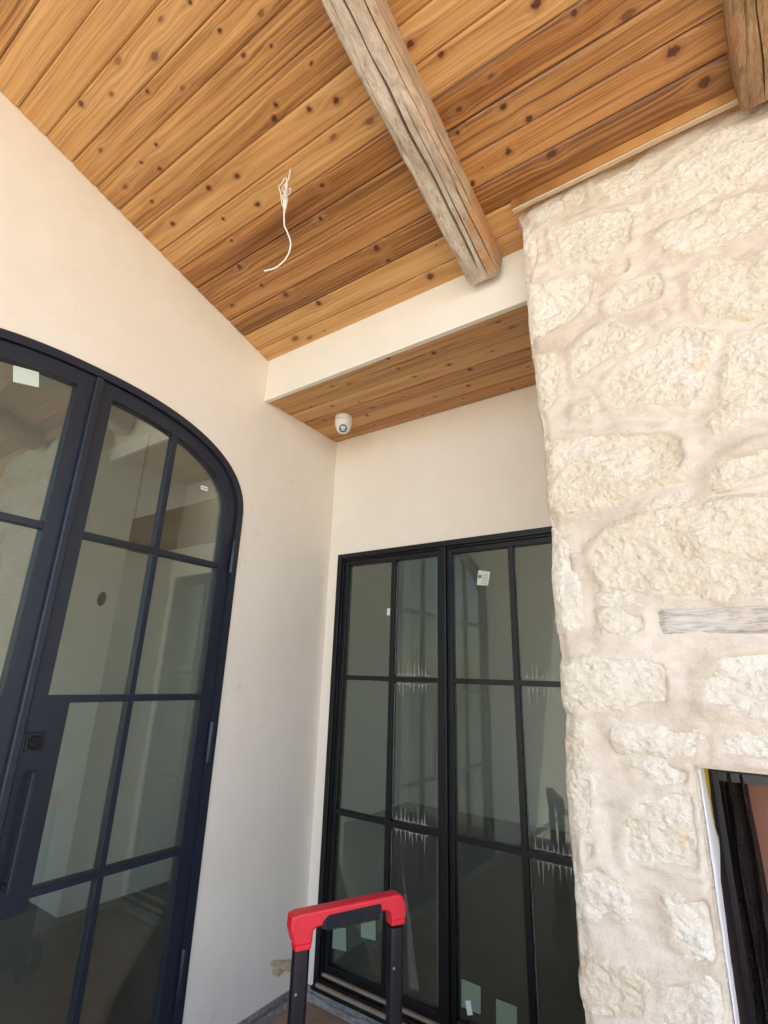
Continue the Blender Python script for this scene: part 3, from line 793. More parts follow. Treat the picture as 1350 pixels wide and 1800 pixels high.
# reveal of the opening: left jamb, right jamb, soffit
RD = -0.10
def jamb(x, flip):
    V = []; Fc = []; m = 14
    for i, z in enumerate(za):
        for k in range(m):
            t = k/(m-1); y = CY*(1-t) + RD*t
            wob = 0.004*fbm(z*12, y*12, 41, 3)*float(sstep(0, 0.1, t))
            V.append((x + wob*flip, y, z))
    for i in range(len(za)-1):
        for k in range(m-1): Fc.append((i*m+k, i*m+k+1, (i+1)*m+k+1, (i+1)*m+k))
    mb.add(V, Fc)
jamb(OPX, 1); jamb(OPX1, -1)
mb.add([(OPX, CY, OPZ), (OPX1, CY, OPZ), (OPX1, RD, OPZ), (OPX, RD, OPZ)], [(0, 1, 2, 3)])
mb.box(3.5, CY, FZ, 3.502, -0.001, TOPZ)
mb.box(OPX+0.001, CY+0.004, FZ, OPX1-0.001, -0.12, 0.279)
mort = mb.build('mortar', M_MORTAR, chim, True)

def make_stone(poly, i):
    q = np.array(poly)
    big = max(q[:, 0].max()-q[:, 0].min(), q[:, 1].max()-q[:, 1].min())
    st = 0.0045 if q[:, 0].min() < 2.45 and q[:, 1].min() > 0.6 else 0.014
    if big < 0.09: st = 0.003
    xs = np.arange(q[:, 0].min()-0.02, q[:, 0].max()+0.02, st); zs = np.arange(q[:, 1].min()-0.02, q[:, 1].max()+0.02, st)
    X, Z = np.meshgrid(xs, zs)
    sd = seg_sd(poly, X + 0.010*fbm(X*18, Z*18, 100+i, 3), Z + 0.010*fbm(X*18+9, Z*18+4, 140+i, 3))
    sd = sd + 0.028
    sd = np.minimum(sd, -in_open_sd(X, Z) - 0.004)
    edge = X - left_edge(Z)
    sd = np.minimum(sd, edge + 0.014)
    Xc = np.maximum(X, left_edge(Z) - 0.002)
    keep = sd > -0.016
    r = random.Random(200+i)
    H = r.uniform(0.008, 0.016)*(0.7 if big < 0.1 else 1)*float(np.interp(q[:, 1].mean(), [0.9, 1.6], [0.75, 1.0]))
    k = sstep(-0.014, 0.030, sd)
    tilt = r.uniform(-.05, .05)*(X-q[:, 0].mean()) + r.uniform(-.05, .05)*(Z-q[:, 1].mean())
    a = fbm(X*11, Z*13, 300+i, 3)
    rd = 1-np.abs(fbm(X*24+Z*6, Z*30, 340+i, 4))*1.6          # flaky ridges
    fl = np.round((fbm(X*8+Z*3, Z*10, 380+i, 4)+1)*4)/4-1     # broken ledges
    fine = fbm(X*60, Z*64, 420+i, 3)
    fine2 = -np.abs(fbm(X*38+Z*20, Z*46, 460+i, 3))*2
    h = k*(H + tilt) + (0.25+0.75*k)*(0.009*a + 0.005*rd + 0.012*fl + 0.0034*fine + 0.0036*fine2) - 0.007*(1-k)
    h = h - 0.010*(1-sstep(0.0, 0.035, edge))
    Yv = CY - h
    idx = -np.ones(X.shape, int)
    ii = np.argwhere(keep)
    for n_, (a_, b_) in enumerate(ii): idx[a_, b_] = n_
    v = np.stack([Xc[keep], Yv[keep], Z[keep]], -1).tolist()
    f = []
    c00 = idx[:-1, :-1]; c10 = idx[:-1, 1:]; c11 = idx[1:, 1:]; c01 = idx[1:, :-1]
    ok = (c00 >= 0) & (c10 >= 0) & (c11 >= 0) & (c01 >= 0)
    f = np.stack([c00[ok], c10[ok], c11[ok], c01[ok]], -1).tolist()
    if not f: return
    # sides running back into the wall
    from collections import Counter
    ec = {}
    for t in f:
        for e in range(4):
            a_, b_ = t[e], t[(e+1) % 4]
            ec[(a_, b_)] = 1
    bd = [(a_, b_) for (a_, b_) in ec if (b_, a_) not in ec]
    mp = {}
    for a_, b_ in bd:
        for w in (a_, b_):
            if w not in mp:
                mp[w] = len(v); v.append([v[w][0], CY+0.07, v[w][2]])
    for a_, b_ in bd: f.append([b_, a_, mp[a_], mp[b_]])
    obj('stone', v, f, M_STONE, chim, True)
for i, s in enumerate(stones_all): make_stone(s, i)

# whitewashed timber let into the stone
t = NT('whitewashed_grey_wood'); P = t.coords(); x, y, z = t.sep(P)
n1 = t.noise(t.vec(x*0.45, y, z*2.6), 24, 6, 0.7, 1.4); n2 = t.noise(t.vec(x*0.2, y, z*3), 90, 4, 0.6); n3 = t.noise(P, 12, 4, 0.6)
c = t.ramp(n1*0.6+n2*0.4, [(0.36, (0.26, 0.20, 0.16)), (0.45, (0.46, 0.42, 0.365)), (0.55, (0.60, 0.565, 0.505)), (0.7, (0.70, 0.67, 0.61))])
c = t.mix(t.ss(0.60, 0.7, n3)*0.7, c, (0.66, 0.56, 0.44))
M_MANTEL = t.bsdf(c, 0.9, t.bump(n1*0.7+n2*0.4, 0.7, 0.006), spec=0.2)
v = []; f = []
nx, nz = 90, 16
for i in range(nz+1):
    for k in range(nx+1):
        u = k/nx; w = i/nz
        x = 2.079 + (2.60-2.079)*u; z = 1.742 + 0.08*w
        e = min(k, nx-k, 3)/3*min(i, nz-i, 2)/2
        v.append((x, CY-0.012*e-0.003 - 0.0030*float(fbm(x*3.0, z*60, 88, 3))*e, z))
for i in range(nz):
    for k in range(nx): f.append((i*(nx+1)+k, i*(nx+1)+k+1, (i+1)*(nx+1)+k+1, (i+1)*(nx+1)+k))
b0 = [k for k in range(nx+1)] + [i*(nx+1)+nx for i in range(1, nz+1)] + [nz*(nx+1)+k for k in range(nx-1, -1, -1)] + [i*(nx+1) for i in range(nz-1, 0, -1)]
n0 = len(v)
for k in b0: v.append((v[k][0], CY+0.05, v[k][2]))
for j in range(len(b0)): f.append((b0[j], b0[(j+1) % len(b0)], n0+(j+1) % len(b0), n0+j))
o = obj('timber_block', v, f, M_MANTEL, chim, True)
o.data.set_sharp_from_angle(angle=R(40))
o['label'] = 'whitewashed grey timber block let into the stonework'

# ------------------------------------------------------------------ fireplace
fire = thing('fireplace', (2.6, -0.4, 0.3), 'black steel fireplace with mesh curtain set into the stone chimney', 'fireplace')
def ragged(name, x, ya, yb, z0, z1, mat, seed, amp, taper=None):
    n = 70; v = []; f = []
    for i in range(n+1):
        z = z0 + (z1-z0)*i/n
        e1 = yb(z) + amp*fbm(z*26, 0.4, seed, 4)
        for k in range(5):
            t = k/4; y = ya(z)*(1-t) + e1*t
            v.append((x + 0.0015*float(vnoise(y*60, z*60, seed)) - (0.004 if k == 4 else 0), y, z))
    for i in range(n):
        for k in range(4): f.append((i*5+k, (i+1)*5+k, (i+1)*5+k+1, i*5+k+1))
    o = obj(name, v, f, mat, fire, True, False)
    so = o.modifiers.new('thick', 'SOLIDIFY'); so.thickness = 0.002; so.offset = -1
    return o
edge_w = lambda z: float(np.interp(z, [0.7, 1.0, 1.10, 1.15, 1.20, 1.30, 1.392], [-0.78, -0.72, -0.68, -0.52, -0.61, -0.68, -0.70]))
ragged('plaster_smear', OPX+0.010, lambda z: -0.886, edge_w, 0.3, 1.389, M_PLASTER, 61, 0.012)
ragged('masking_tape', OPX+0.0075, lambda z: -0.75, lambda z: float(np.interp(z, [1.19, 1.21, 1.26, 1.33, 1.392], [-0.66, -0.58, -0.585, -0.545, -0.50])), 1.19, 1.388, M_TAPE, 67, 0.018)
MB().box(OPX+0.004, -0.72, 0.30, OPX+0.0065, -0.40, 1.388).build('side_flange', M_BLACK, fire)
MB().box(OPX+0.0067, -0.405, 0.30, OPX+0.024, -0.395, 1.36).build('edge_strip', M_TUBE, fire)
fb = MB().box(2.125, -0.30, 0.30, 3.04, -0.28, 0.32).box(2.125, -0.42, 1.33, 3.04, -0.11, 1.388).box(3.02, -0.42, 0.30, 3.045, -0.11, 1.33).box(2.12, -0.38, 0.28, 3.04, -0.11, 0.30)
fb.build('firebox_frame', M_BLACK, fire)
MB().box(2.14, -0.265, 0.30, 3.02, -0.25, 1.31).build('refractory_panel', M_FIRE, fire)
MB().box(2.122, -0.37, 0.30, 2.138, -0.265, 1.31).build('refractory_panel', M_FIRE, fire)
MB().box(2.125, -0.395, 1.300, 3.02, -0.37, 1.329).build('curtain_rail', M_TUBE, fire)
MB().box(2.250, -0.428, 1.338, 2.262, -0.421, 1.366).build('rail_clip', M_WHITE, fire)
# gathered chain curtain
n, m = 110, 60; v = []; f = []
for i in range(m+1):
    z = 1.332 - (1.332-0.32)*i/m
    for k in range(n+1):
        u = k/n
        x = 2.138 + 0.082*u + 0.003*math.sin(z*9+u*5)
        y = -0.385 + 0.016*math.sin(u*2*PI*2.2 + 0.5*math.sin(z*4)) + 0.004*math.sin(u*25+z*3)
        v.append((x, y, z))
for i in range(m):
    for k in range(n): f.append((i*(n+1)+k, i*(n+1)+k+1, (i+1)*(n+1)+k+1, (i+1)*(n+1)+k))
obj('mesh_curtain', v, f, M_MESH, fire, True, False)

# ------------------------------------------------------------------ arched double door
door = thing('arched_double_door', (-0.04, YC, 0.0), 'tall arched blue-black steel double door with glass panes', 'door')
FR, ST = 0.042, 0.070
jl = [(YC+AA-0.003, 0.0)] + arch_path(0.003) + [(YC-AA+0.003, 0.0)]
jr = [(YC+AA-FR, 0.0)] + arch_path(FR) + [(YC-AA+FR, 0.0)]
frame = MB().band(jl, jr, 'x', -0.11, 0.006).box(-0.11, YC-AA+FR, 0.0, 0.0, YC+AA-FR, 0.02).build('frame', M_DOOR, door)
shade_auto(frame, 30)
# thin shadow stop behind the leaves
s1 = [(YC+AA-FR+0.001, 0.02)] + arch_path(FR-0.001) + [(YC-AA+FR-0.001, 0.02)]
s2 = [(YC+AA-FR-0.016, 0.02)] + arch_path(FR+0.016) + [(YC-AA+FR+0.016, 0.02)]
shade_auto(MB().band(s1, s2, 'x', -0.105, -0.075).build('door_stop', M_DOOR, door), 30)
XF, XB = -0.010, -0.062           # leaf front, back
HB = (2.151, 1.479, 0.808)
for side, sg in (('r', 1), ('l', -1)):
    g0 = FR+0.004
    a = [(YC+sg*(AA-g0), 0.022)] + (arch_path(g0, 28, 'r') if sg > 0 else arch_path(g0, 28, 'l')[::-1])
    b = [(YC+sg*(AA-g0-ST), 0.022)] + (arch_path(g0+ST, 28, 'r') if sg > 0 else arch_path(g0+ST, 28, 'l')[::-1])
    lf = MB().band(a, b, 'x', XB, XF)
    ym0, ym1 = YC+sg*0.004, YC+sg*0.079
    lo, hi = min(ym0, ym1), max(ym0, ym1)
    # meeting stile follows the arch at its head
    lf.prism([(lo, 0.022), (hi, 0.022), (hi, arch_top(hi, g0)-0.002), (lo, arch_top(lo, g0)-0.002)], 'x', XB-0.001, XF+0.0015)
    lf.box(XB+0.001, min(ym1, YC+sg*(AA-g0-ST)), 0.022, XF-0.001, max(ym1, YC+sg*(AA-g0-ST)), 0.13)
    # lock panel
    yl0, yl1 = YC+sg*0.0795, YC+sg*0.166
    lf.box(XB+0.0005, min(yl0, yl1), HB[2]-0.055, XF+0.0005, max(yl0, yl1), HB[1]+0.012)
    leaf = lf.build('door_leaf', M_DOOR, door)
    shade_auto(leaf, 30)
    yin, yout = YC+sg*0.078, YC+sg*(AA-g0-ST+0.002)
    yv = YC+sg*0.428
    yA, yB = min(yin, yout), max(yin, yout)
    zt = arch_top(yv, g0+ST)+0.01
    MB().box(XB+0.006, yv-0.0145, 0.125, XF-0.004, yv+0.0145, zt).build('muntin', M_DOOR, leaf, False, 0.002)
    for zz in HB:
        MB().box(XB+0.007, yA, zz-0.0145, XF-0.003, yB, zz+0.0145).build('muntin', M_DOOR, leaf, False, 0.002)
    # panes
    cells = [0.12, HB[2], HB[1], HB[0], 9.0]
    for (ya, yb) in ((yA, yv), (yv, yB)):
        for zi in range(4):
            z0, z1 = cells[zi], cells[zi+1]
            ny = 24 if zi == 3 else 2
            top = []
            for q in range(ny+1):
                y = ya + (yb-ya)*q/ny
                y = min(max(y, YC-AA+g0+ST-0.004), YC+AA-g0-ST+0.004)
                zc_ = min(z1, arch_top(y, g0+ST-0.006))
                top.append((y, max(z0+0.001, zc_)))
            bot = [(y, z0) for y, _ in top]
            MB().band(top, bot, 'x', -0.040, -0.034).build('glass_pane', M_GLASS_D, leaf)
# astragal
ast = MB().box(XF, YC-0.017, 0.03, 0.016, YC+0.017, arch_top(YC+0.017, FR)-0.006).build('astragal', M_DOOR, door, False, 0.006)
# hinges
for z0 in (2.115, 1.175, 0.235):
    hb = MB().lathe([(0.001, 0), (0.011, 0.003), (0.0125, 0.008), (0.0125, 0.182), (0.011, 0.187), (0.001, 0.19)], (0.010, YC+AA-FR-0.002, z0), (0, 0, 1), 16)
    hb.lathe([(0.001, 0), (0.0135, 0.001), (0.0135, 0.004), (0.001, 0.005)], (0.010, YC+AA-FR-0.002, z0+0.094), (0, 0, 1), 16)
    shade_auto(hb.build('hinge', M_DOOR, frame), 40)
    hb = MB().lathe([(0.001, 0), (0.011, 0.003), (0.0125, 0.008), (0.0125, 0.182), (0.011, 0.187), (0.001, 0.19)], (0.010, YC-AA+FR+0.002, z0), (0, 0, 1), 16)
    shade_auto(hb.build('hinge', M_DOOR, frame), 40)
# deadbolt and pull on the right leaf
leaf_r = [c for c in door.children if c.name.startswith('door_leaf')][0]
yk, zk = -1.628, 1.328
MB().box(XF+0.0006, yk-0.033, zk-0.034, XF+0.008, yk+0.033, zk+0.034).build('deadbolt_plate', M_BLACK, leaf_r, False, 0.003)
lk = MB().lathe([(0.001, 0.0), (0.024, 0.0), (0.024, 0.010), (0.021, 0.014), (0.014, 0.014), (0.013, 0.010), (0.001, 0.010)], (XF+0.008, yk, zk-0.003), (1, 0, 0), 28).build('lock_cylinder', M_WIN, leaf_r)
shade_auto(lk, 35)
pl = MB().box(0.036, yk-0.009, 0.846, 0.052, yk+0.009, 1.232)
pl.box(XF+0.0006, yk-0.007, 1.208, 0.036, yk+0.007, 1.228).box(XF+0.0006, yk-0.007, 0.850, 0.036, yk+0.007, 0.870)
pl.build('pull_handle', M_DOOR, leaf_r, False, 0.003)

# ------------------------------------------------------------------ steel window
win = thing('steel_window', (0.88, 0.05, 0.0), 'black steel casement window wall of tall glass panes beside the chimney', 'window')
F1 = 0.034
fr = MB()
def frame_rect(mb, x0, z0, x1, z1, w, y0, y1, wb=None):
    wb = wb or w
    mb.box(x0, y0, z0, x0+w, y1, z1); mb.box(x1-w, y0, z0, x1, y1, z1)
    mb.box(x0+w, y0+0.0008, z1-w, x1-w, y1-0.0008, z1); mb.box(x0+w, y0+0.0008, z0, x1-w, y1-0.0008, z0+wb)
frame_rect(fr, WL+0.002, 0.001, WR-0.002, WT-0.002, F1, -0.012, 0.085, 0.045)
fr.build('frame', M_WIN, win, False, 0.003)
fr2 = MB(); frame_rect(fr2, WL+F1-0.001, 0.04, WR-F1+0.001, WT-F1, 0.014, 0.006, 0.08, 0.016)
fr2.build('inner_frame', M_WIN, win, False, 0.002)
MB().box(0.862, -0.004, 0.045, 0.900, 0.084, WT-F1).build('mullion', M_WIN, win, False, 0.004)
MB().box(WL+F1, -0.030, 0.018, WR-F1, -0.0125, 0.034).build('sill_ledge', M_DUST, win, False, 0.003)
MB().box(WL+F1+0.014, 0.004, 0.0565, WR-F1-0.014, 0.02, 0.070).build('sill_ledge', M_DUST, win, False, 0.002)
MB().box(WL+0.004, -0.034, 0.001, WR-0.004, -0.0122, 0.0178).build('sill_track', M_WIN, win, False, 0.003)
GM = (1.592, 0.841)
for (xa, xb, xv) in ((WL+F1+0.013, 0.864, 0.518), (0.898, WR-F1-0.013, 1.289)):
    sm = MB(); frame_rect(sm, xa, 0.072, xb, WT-F1-0.014, 0.030, 0.016, 0.066, 0.038)
    leaf = sm.build('window_leaf', M_WIN, win, False, 0.003)
    MB().box(xv-0.0150, 0.019, 0.105, xv+0.0150, 0.062, WT-0.075).build('muntin', M_WIN, leaf, False, 0.002)
    for zz in GM: MB().box(xa+0.028, 0.0195, zz-0.0135, xb-0.028, 0.0615, zz+0.0135).build('muntin', M_WIN, leaf, False, 0.002)
    xs = (xa+0.027, xv, xb-0.027); zs = (0.107, GM[1], GM[0], WT-0.074)
    for i in range(2):
        for j in range(3):
            MB().box(xs[i]+0.001, 0.038, zs[j]+0.001, xs[i+1]-0.001, 0.044, zs[j+1]-0.001).build('glass_pane', M_GLASS_W, leaf)
    # pale spacer lines in the right-hand column of panes
    for (za_, zb_) in zip(zs[:-1], zs[1:]):
        for xx in (xs[1]+0.020, xs[2]-0.018 if xb < 1 else xs[2]-0.004):
            MB().box(xx-0.0010, 0.0352, za_+0.03, xx+0.0010, 0.0362, zb_-0.03).build('bead_line', M_RESID, leaf)
    # comb-like residue above and below each cross bar
    for zz in GM:
        for s_, x0 in ((1, xs[1]+0.045), (-1, xs[1]+0.045)):
            rr = random.Random(int(zz*100)+s_+int(xv*10))
            v = []; f = []; x1 = x0+0.205
            zb_ = zz + s_*0.024
            v += [(x0-0.01, 0.0356, zb_-0.0016), (x1+0.005, 0.0356, zb_-0.0016), (x1+0.005, 0.0356, zb_+0.0016), (x0-0.01, 0.0356, zb_+0.0016)]; f.append((0, 1, 2, 3))
            for q in range(8):
                xx = x0+0.008+q*0.0255+rr.uniform(-.006, .006); L = rr.uniform(0.022, 0.085)*(1 if s_ > 0 else 1.15)
                n_ = len(v); dx = rr.uniform(-.005, .005)
                v += [(xx-0.006, 0.0355, zb_), (xx-0.0022, 0.0355, zb_+s_*0.018), (xx+dx, 0.0355, zb_+s_*L), (xx+dx+0.0012, 0.0355, zb_+s_*L), (xx+0.0022, 0.0355, zb_+s_*0.018), (xx+0.006, 0.0355, zb_)]
                f.append(tuple(range(n_, n_+6)))
            o = obj('comb_residue', v, f, M_RESID, leaf, False, False)
            so = o.modifiers.new('thick', 'SOLIDIFY'); so.thickness = 0.0006
# labels left on the glass
def label_on(name, quad, y, mat, lab, axis='y', ink=None):
    mb = MB().prism(quad, axis, y, y+0.0006)
    o = mb.build(name, mat); tag(o, lab, 'label')
    return o
y_ = 0.0366
label_on('paper_label', [(0.164, 0.180), (0.262, 0.190), (0.254, 0.292), (0.164, 0.280)], y_, M_GREEN, 'pale green paper label low on the glass, left of the pair behind the red handle')
label_on('paper_label', [(0.356, 0.279), (0.452, 0.286), (0.447, 0.384), (0.352, 0.374)], y_, M_GREEN, 'pale green paper label low on the glass, right of the pair behind the red handle')
label_on('paper_label', [(0.944, 0.157), (1.040, 0.158), (1.043, 0.261), (0.946, 0.264)], y_, M_GREEN, 'pale green paper label with a white tab over it, low in the right window leaf')
label_on('paper_label', [(1.114, 0.120), (1.211, 0.122), (1.213, 0.239), (1.117, 0.239)], y_, M_GREEN, 'pale green paper label at the bottom edge beside the one with a white tab')
label_on('white_tab', [(0.975, 0.135), (1.001, 0.145), (0.990, 0.195), (0.963, 0.186)], 0.0365, M_WHITE, 'small white plastic tab stuck over a green label low on the window')
label_on('paper_label', [(0.466, 1.968), (0.489, 1.967), (0.492, 2.010), (0.468, 2.011)], y_, M_PAPER, 'tiny white label beside the upright bar of the left window leaf')
lp = label_on('printed_label', [(1.077, 2.113), (1.145, 2.105), (1.161, 2.181), (1.090, 2.197)], 0.0366, M_PAPER, 'tilted white printed label high in the right window leaf')
# print on it: round mark and rows of tiny type
mk = MB().lathe([(0.0005, 0), (0.011, 0), (0.011, 0.0003), (0.0005, 0.0003)], (1.098, 0.0364, 2.160), (0, -1, 0), 16)
ax = Vector((0.075, 0, -0.014)).normalized(); az = Vector((0.014, 0, 0.08)).normalized()
rl = random.Random(3)
for r_ in range(7):
    c0 = Vector((1.116, 0.0362, 2.176)) - az*0.0092*r_
    for q in range(3):
        a_ = c0 + ax*(0.0125*q); b_ = a_ + ax*rl.uniform(0.006, 0.0105)
        mk.add([a_, b_, b_-az*0.0032, a_-az*0.0032], [(0, 1, 2, 3)])
mk.build('print', M_INK, lp)
label_on('paper_label', [(-2.000, 2.707), (-1.908, 2.729), (-1.922, 2.796), (-2.015, 2.777)], -0.0335, M_PAPER, 'pale square label high on the left leaf of the arched door', 'x')
tg = label_on('paper_tag', [(-1.063, 2.543), (-1.018, 2.544), (-1.018, 2.568), (-1.063, 2.566)], -0.0335, M_WHITE, 'tiny white printed tag under the arch near the door hinges', 'x')
mk = MB()
for q in range(6):
    ya = -1.057 + q*0.006
    mk.add([(-0.0327, ya, 2.551), (-0.0327, ya+0.0042, 2.551), (-0.0327, ya+0.0042, 2.559), (-0.0327, ya, 2.559)], [(0, 1, 2, 3)])
mk.build('print', M_INK, tg)
# loose protective film
v = []; f = []; n = 30
for i in range(n+1):
    t_ = i/n; z = 0.70 - 0.545*t_
    w = 0.004 + 0.055*t_**1.4
    xc_ = 0.607 + 0.085*t_
    for k in range(5):
        u = k/4
        v.append((xc_ - w*0.5 + w*u, 0.033 - 0.012*math.sin(u*PI)*t_ - 0.004*math.sin(t_*9), z))
for i in range(n):
    for k in range(4): f.append((i*5+k, i*5+k+1, (i+1)*5+k+1, (i+1)*5+k))
o = obj('plastic_film', v, f, M_FILM, None, True, False)
tag(o, 'loose strip of clear protective film hanging down a lower window pane', 'film')

# ------------------------------------------------------------------ security camera
cx, cy_, cz_ = 0.292, -0.285, 3.25
sc_ = thing('security_camera', (cx, cy_, cz_), 'white turret security camera under the soffit by the corner', 'camera')
shade_auto(MB().lathe([(0.001, 0), (0.056, 0.0), (0.057, 0.004), (0.057, 0.026), (0.055, 0.029), (0.001, 0.029)], (cx, cy_, cz_), (0, 0, -1), 40).build('base', M_WHITE, sc_), 35)
shade_auto(MB().lathe([(0.001, 0.031), (0.055, 0.031), (0.057, 0.034), (0.056, 0.062), (0.052, 0.072), (0.046, 0.074), (0.001, 0.074)], (cx, cy_, cz_), (0, 0, -1), 40).build('collar', M_WHITE, sc_), 35)
aim = Vector((0.52, -0.62, -0.62)).normalized()
ec = Vector((cx, cy_, cz_-0.075))
prof = []
for a_ in np.linspace(PI, 0.62, 26): prof.append((max(0.001, 0.0475*math.sin(a_)), 0.0475*math.cos(a_)))
prof += [(0.0265, 0.0380), (0.0265, 0.035), (0.001, 0.035)]
eye = MB().lathe(prof, ec, aim, 40).build('eyeball', M_WHITE, sc_)
shade_auto(eye, 35)
lr = MB().lathe([(0.0262, 0.0345), (0.0262, 0.0400), (0.0235, 0.0412), (0.0218, 0.037), (0.0218, 0.0345)], ec, aim, 32)
shade_auto(lr.build('lens_ring', M_BLACK, eye), 40)
shade_auto(MB().lathe([(0.001, 0.0360), (0.0216, 0.0360), (0.018, 0.0392), (0.001, 0.0402)], ec, aim, 28).build('lens', M_LENS, eye), 60)
e1 = aim.cross(Vector((0, 0, 1))).normalized(); e2 = e1.cross(aim)
for (dv, w_, h_) in ((0.0060, 0.026, 0.013), (-0.0105, 0.018, 0.007)):
    c0 = ec + aim*0.0410 + e2*dv
    q = [c0 + e1*a_*w_/2 + e2*b_*h_/2 for a_, b_ in ((-1, -1), (1, -1), (1, 1), (-1, 1))]
    MB().add(q + [p_ - aim*0.002 for p_ in q], [(0, 1, 2, 3), (4, 7, 6, 5), (0, 4, 5, 1), (1, 5, 6, 2), (2, 6, 7, 3), (3, 7, 4, 0)]).build('led_window', M_LED, eye)

# ------------------------------------------------------------------ hanging cable
def smooth_path(pts, n=8):
    pts = [Vector(p_) for p_ in pts]; out = []
    for i in range(len(pts)-1):
        p0 = pts[max(i-1, 0)]; p1 = pts[i]; p2 = pts[i+1]; p3 = pts[min(i+2, len(pts)-1)]
        for k in range(n):
            t_ = k/n
            out.append(0.5*((2*p1) + (p2-p0)*t_ + (2*p0-5*p1+4*p2-p3)*t_*t_ + (3*p1-p0-3*p2+p3)*t_**3))
    out.append(pts[-1]); return out
cb = MB().tube(smooth_path(CABLE), 0.0032, 8)
hd = Vector((-0.768, 0.640, 0))
for i, L in enumerate(LOOPS):
    q = [Vector(p_) + hd*(0.009*(i-1) + 0.006*math.sin(k*1.9+i)) + Vector((0.640, 0.768, 0))*(0.010*(i-1)*math.sin(PI*k/(len(L)-1))) for k, p_ in enumerate(L)]
    cb.tube(smooth_path(q, 6), 0.0021, 8)
o = cb.build('hanging_cable', M_CABLE, None, True)
tag(o, 'white coiled cable hanging from a hole in the cedar ceiling', 'cable')
nz_ = Vector((0, -SL, -1)).normalized()
MB().lathe([(0.001, 0.0), (0.009, 0.0), (0.009, 0.0012), (0.001, 0.0012)], (CABLE[0][0], CABLE[0][1], ceil_z(CABLE[0][1])), nz_, 16).build('drilled_hole', M_BLACK, ceil)

# ------------------------------------------------------------------ foam in the wall
bm = bmesh.new()
for (dy, dz, ry, rz, s_) in ((-0.215, 0.155, 0.055, 0.015, 1), (-0.155, 0.125, 0.075, 0.020, 2), (-0.215, 0.118, 0.045, 0.020, 3), (-0.10, 0.095, 0.055, 0.018, 4)):
    r_ = bmesh.ops.create_icosphere(bm, subdivisions=4, radius=1.0)
    for w in r_['verts']:
        n_ = w.co.copy()
        k_ = 1 + 0.45*float(fbm(np.array(n_.x*2.2+s_*5), np.array(n_.y*2.2+n_.z*1.7), 90+s_, 4))
        w.co = Vector((n_.x*0.013*k_, dy + n_.y*ry*k_ , dz + n_.z*rz*k_ - n_.y*0.016))
me = bpy.data.meshes.new('foam_lump'); bm.to_mesh(me); bm.free()
me.polygons.foreach_set('use_smooth', [True]*len(me.polygons)); me.materials.append(M_FOAM)
o = bpy.data.objects.new('foam_lump', me); col.objects.link(o)
tag(o, 'ragged yellowish foam lump bulging from the wall low in the corner', 'foam')

# ------------------------------------------------------------------ wheeled tool box with red handle
A = Vector((1.010, -1.229, 0.9)); Bv = Vector((1.182, -0.887, 0.9))
d_ = (Bv-A).normalized(); nrm = Vector((d_.y, -d_.x, 0))      # nrm points towards the camera side
trol = thing('rolling_toolbox', (A+Bv)/2*1.0 - Vector((0, 0, 0.9-FZ)), 'black wheeled toolbox with a raised red-topped pull handle', 'toolbox')
def L2W(u, w_, t_): return A + d_*u + Vector((0, 0, w_)) + nrm*t_
def lprism(mb, poly, t0, t1):
    n_ = len(poly)
    v_ = [L2W(u, w_, t0) for u, w_ in poly] + [L2W(u, w_, t1) for u, w_ in poly]
    f_ = [tuple(range(n_)), tuple(range(2*n_-1, n_-1, -1))] + [(i, i+n_, (i+1) % n_+n_, (i+1) % n_) for i in range(n_)]
    return mb.add(v_, f_)
grip = [(-0.012, 0.000), (-0.013, -0.035), (0.003, -0.078), (0.060, -0.080), (0.060, -0.050), (0.064, -0.043), (0.080, -0.039), (0.310, -0.033), (0.325, -0.037), (0.336, -0.050), (0.338, -0.068), (0.392, -0.068), (0.396, -0.035), (0.380, 0.000), (0.362, 0.007), (0.012, 0.005)]
g = lprism(MB(), grip, -0.024, 0.024).build('handle_grip', M_RED, trol, False, 0.007)
g.modifiers['bevel'].segments = 3
# collars where the grip takes the tubes
for u0, u1, wz in ((0.004, 0.060, -0.083), (0.338, 0.393, -0.072)):
    lprism(MB(), [(u0+0.002, wz-0.010), (u1-0.002, wz-0.010), (u1-0.002, wz+0.02), (u0+0.002, wz+0.02)], -0.021, 0.021).build('collar', M_RED, g, False, 0.004)
ins = [(0.084, -0.044), (0.090, -0.024), (0.108, -0.011), (0.290, -0.008), (0.298, -0.014), (0.298, -0.036), (0.280, -0.047), (0.19, -0.052), (0.10, -0.050)]
lprism(MB(), ins, -0.0255, 0.0255).build('rubber_insert', M_RUB, g, False, 0.003)
for q in range(22):
    u = 0.104 + q*0.0086
    lprism(MB(), [(u, -0.0525), (u+0.0045, -0.0525), (u+0.0045, -0.014+0.0002*q), (u, -0.014+0.0002*q)], -0.0275, 0.0275).build('rib', M_RUB, g, False, 0.0012)
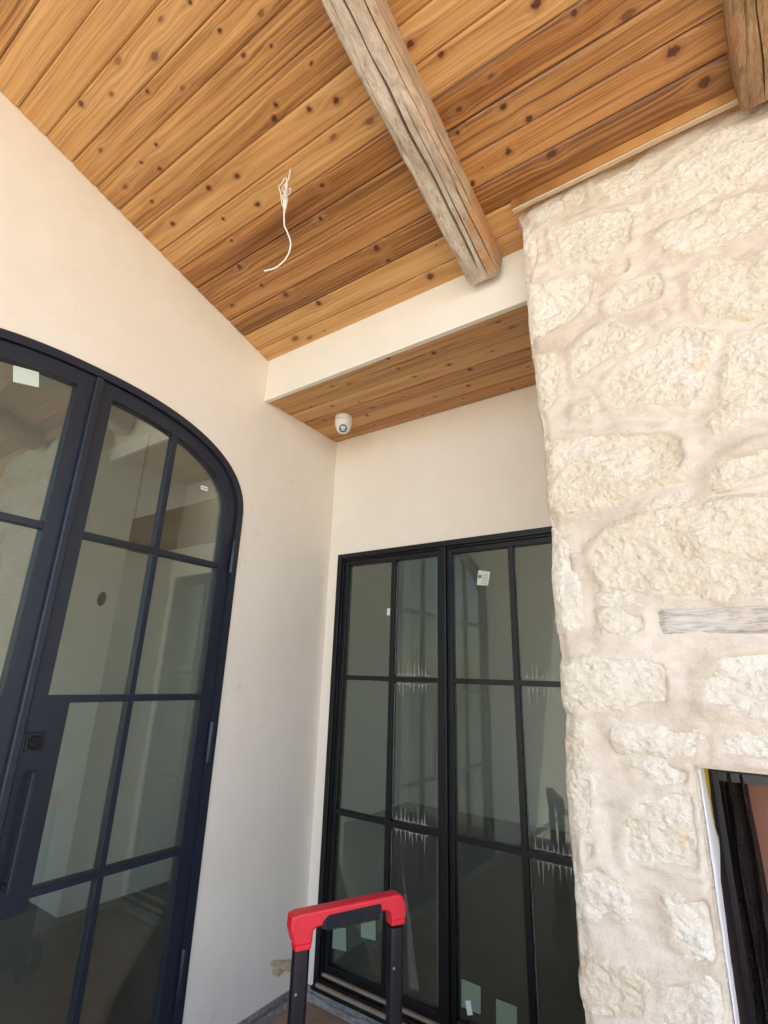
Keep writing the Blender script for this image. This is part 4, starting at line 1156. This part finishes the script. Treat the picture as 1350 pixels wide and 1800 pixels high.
for u0, u1 in ((0.008, 0.056), (0.342, 0.389)):
    tb = [(u0, -0.013), (u0+0.010, -0.018), (u1-0.010, -0.018), (u1, -0.013), (u1, 0.013), (u1-0.010, 0.018), (u0+0.010, 0.018), (u0, 0.013)]
    n_ = len(tb); v_ = []; f_ = []
    for z in (-0.09, -0.93):
        v_ += [L2W(u, z, t_) for u, t_ in tb]
    f_ = [(i, (i+1) % n_, (i+1) % n_+n_, i+n_) for i in range(n_)] + [tuple(range(n_)), tuple(range(2*n_-1, n_-1, -1))]
    obj('handle_tube', v_, f_, M_TUBE, trol, False, True, 0.002)
    lprism(MB(), [(u0+0.006, -0.20), (u0+0.013, -0.20), (u0+0.013, -0.194), (u0+0.006, -0.194)], 0.0165, 0.0190).build('release_pin', M_CONC, trol)
bx = MB()
lprism(bx, [(-0.06, -0.86), (0.44, -0.86), (0.44, -0.60), (-0.06, -0.60)], 0.03, 0.42)
bx.build('box', M_BLACK, trol, False, 0.02)
lprism(MB(), [(-0.07, -0.598), (0.45, -0.598), (0.45, -0.555), (-0.07, -0.555)], 0.02, 0.43).build('lid', M_BLACK, trol, False, 0.012)
for u in (0.06, 0.32):
    lprism(MB(), [(u-0.03, -0.64), (u+0.03, -0.64), (u+0.03, -0.57), (u-0.03, -0.57)], 0.4305, 0.445).build('latch', M_RED, trol, False, 0.005)
for u in (-0.10, 0.455):
    wh = MB().lathe([(0.02, 0), (0.085, 0.0), (0.094, 0.006), (0.094, 0.030), (0.085, 0.036), (0.02, 0.036)], L2W(u, -0.96+0.094, 0.06), d_, 32)
    wl = shade_auto(wh.build('wheel', M_RUB, trol), 35)
    MB().lathe([(0.001, -0.003), (0.045, -0.003), (0.05, 0.0), (0.05, 0.036), (0.045, 0.039), (0.001, 0.039)], L2W(u, -0.96+0.094, 0.06), d_, 24).build('hub', M_RED, wl)
lprism(MB(), [(0.0, -0.96), (0.03, -0.96), (0.03, -0.861), (0.0, -0.861)], 0.36, 0.40).build('foot', M_RUB, trol)
lprism(MB(), [(0.35, -0.96), (0.38, -0.96), (0.38, -0.861), (0.35, -0.861)], 0.36, 0.40).build('foot', M_RUB, trol)
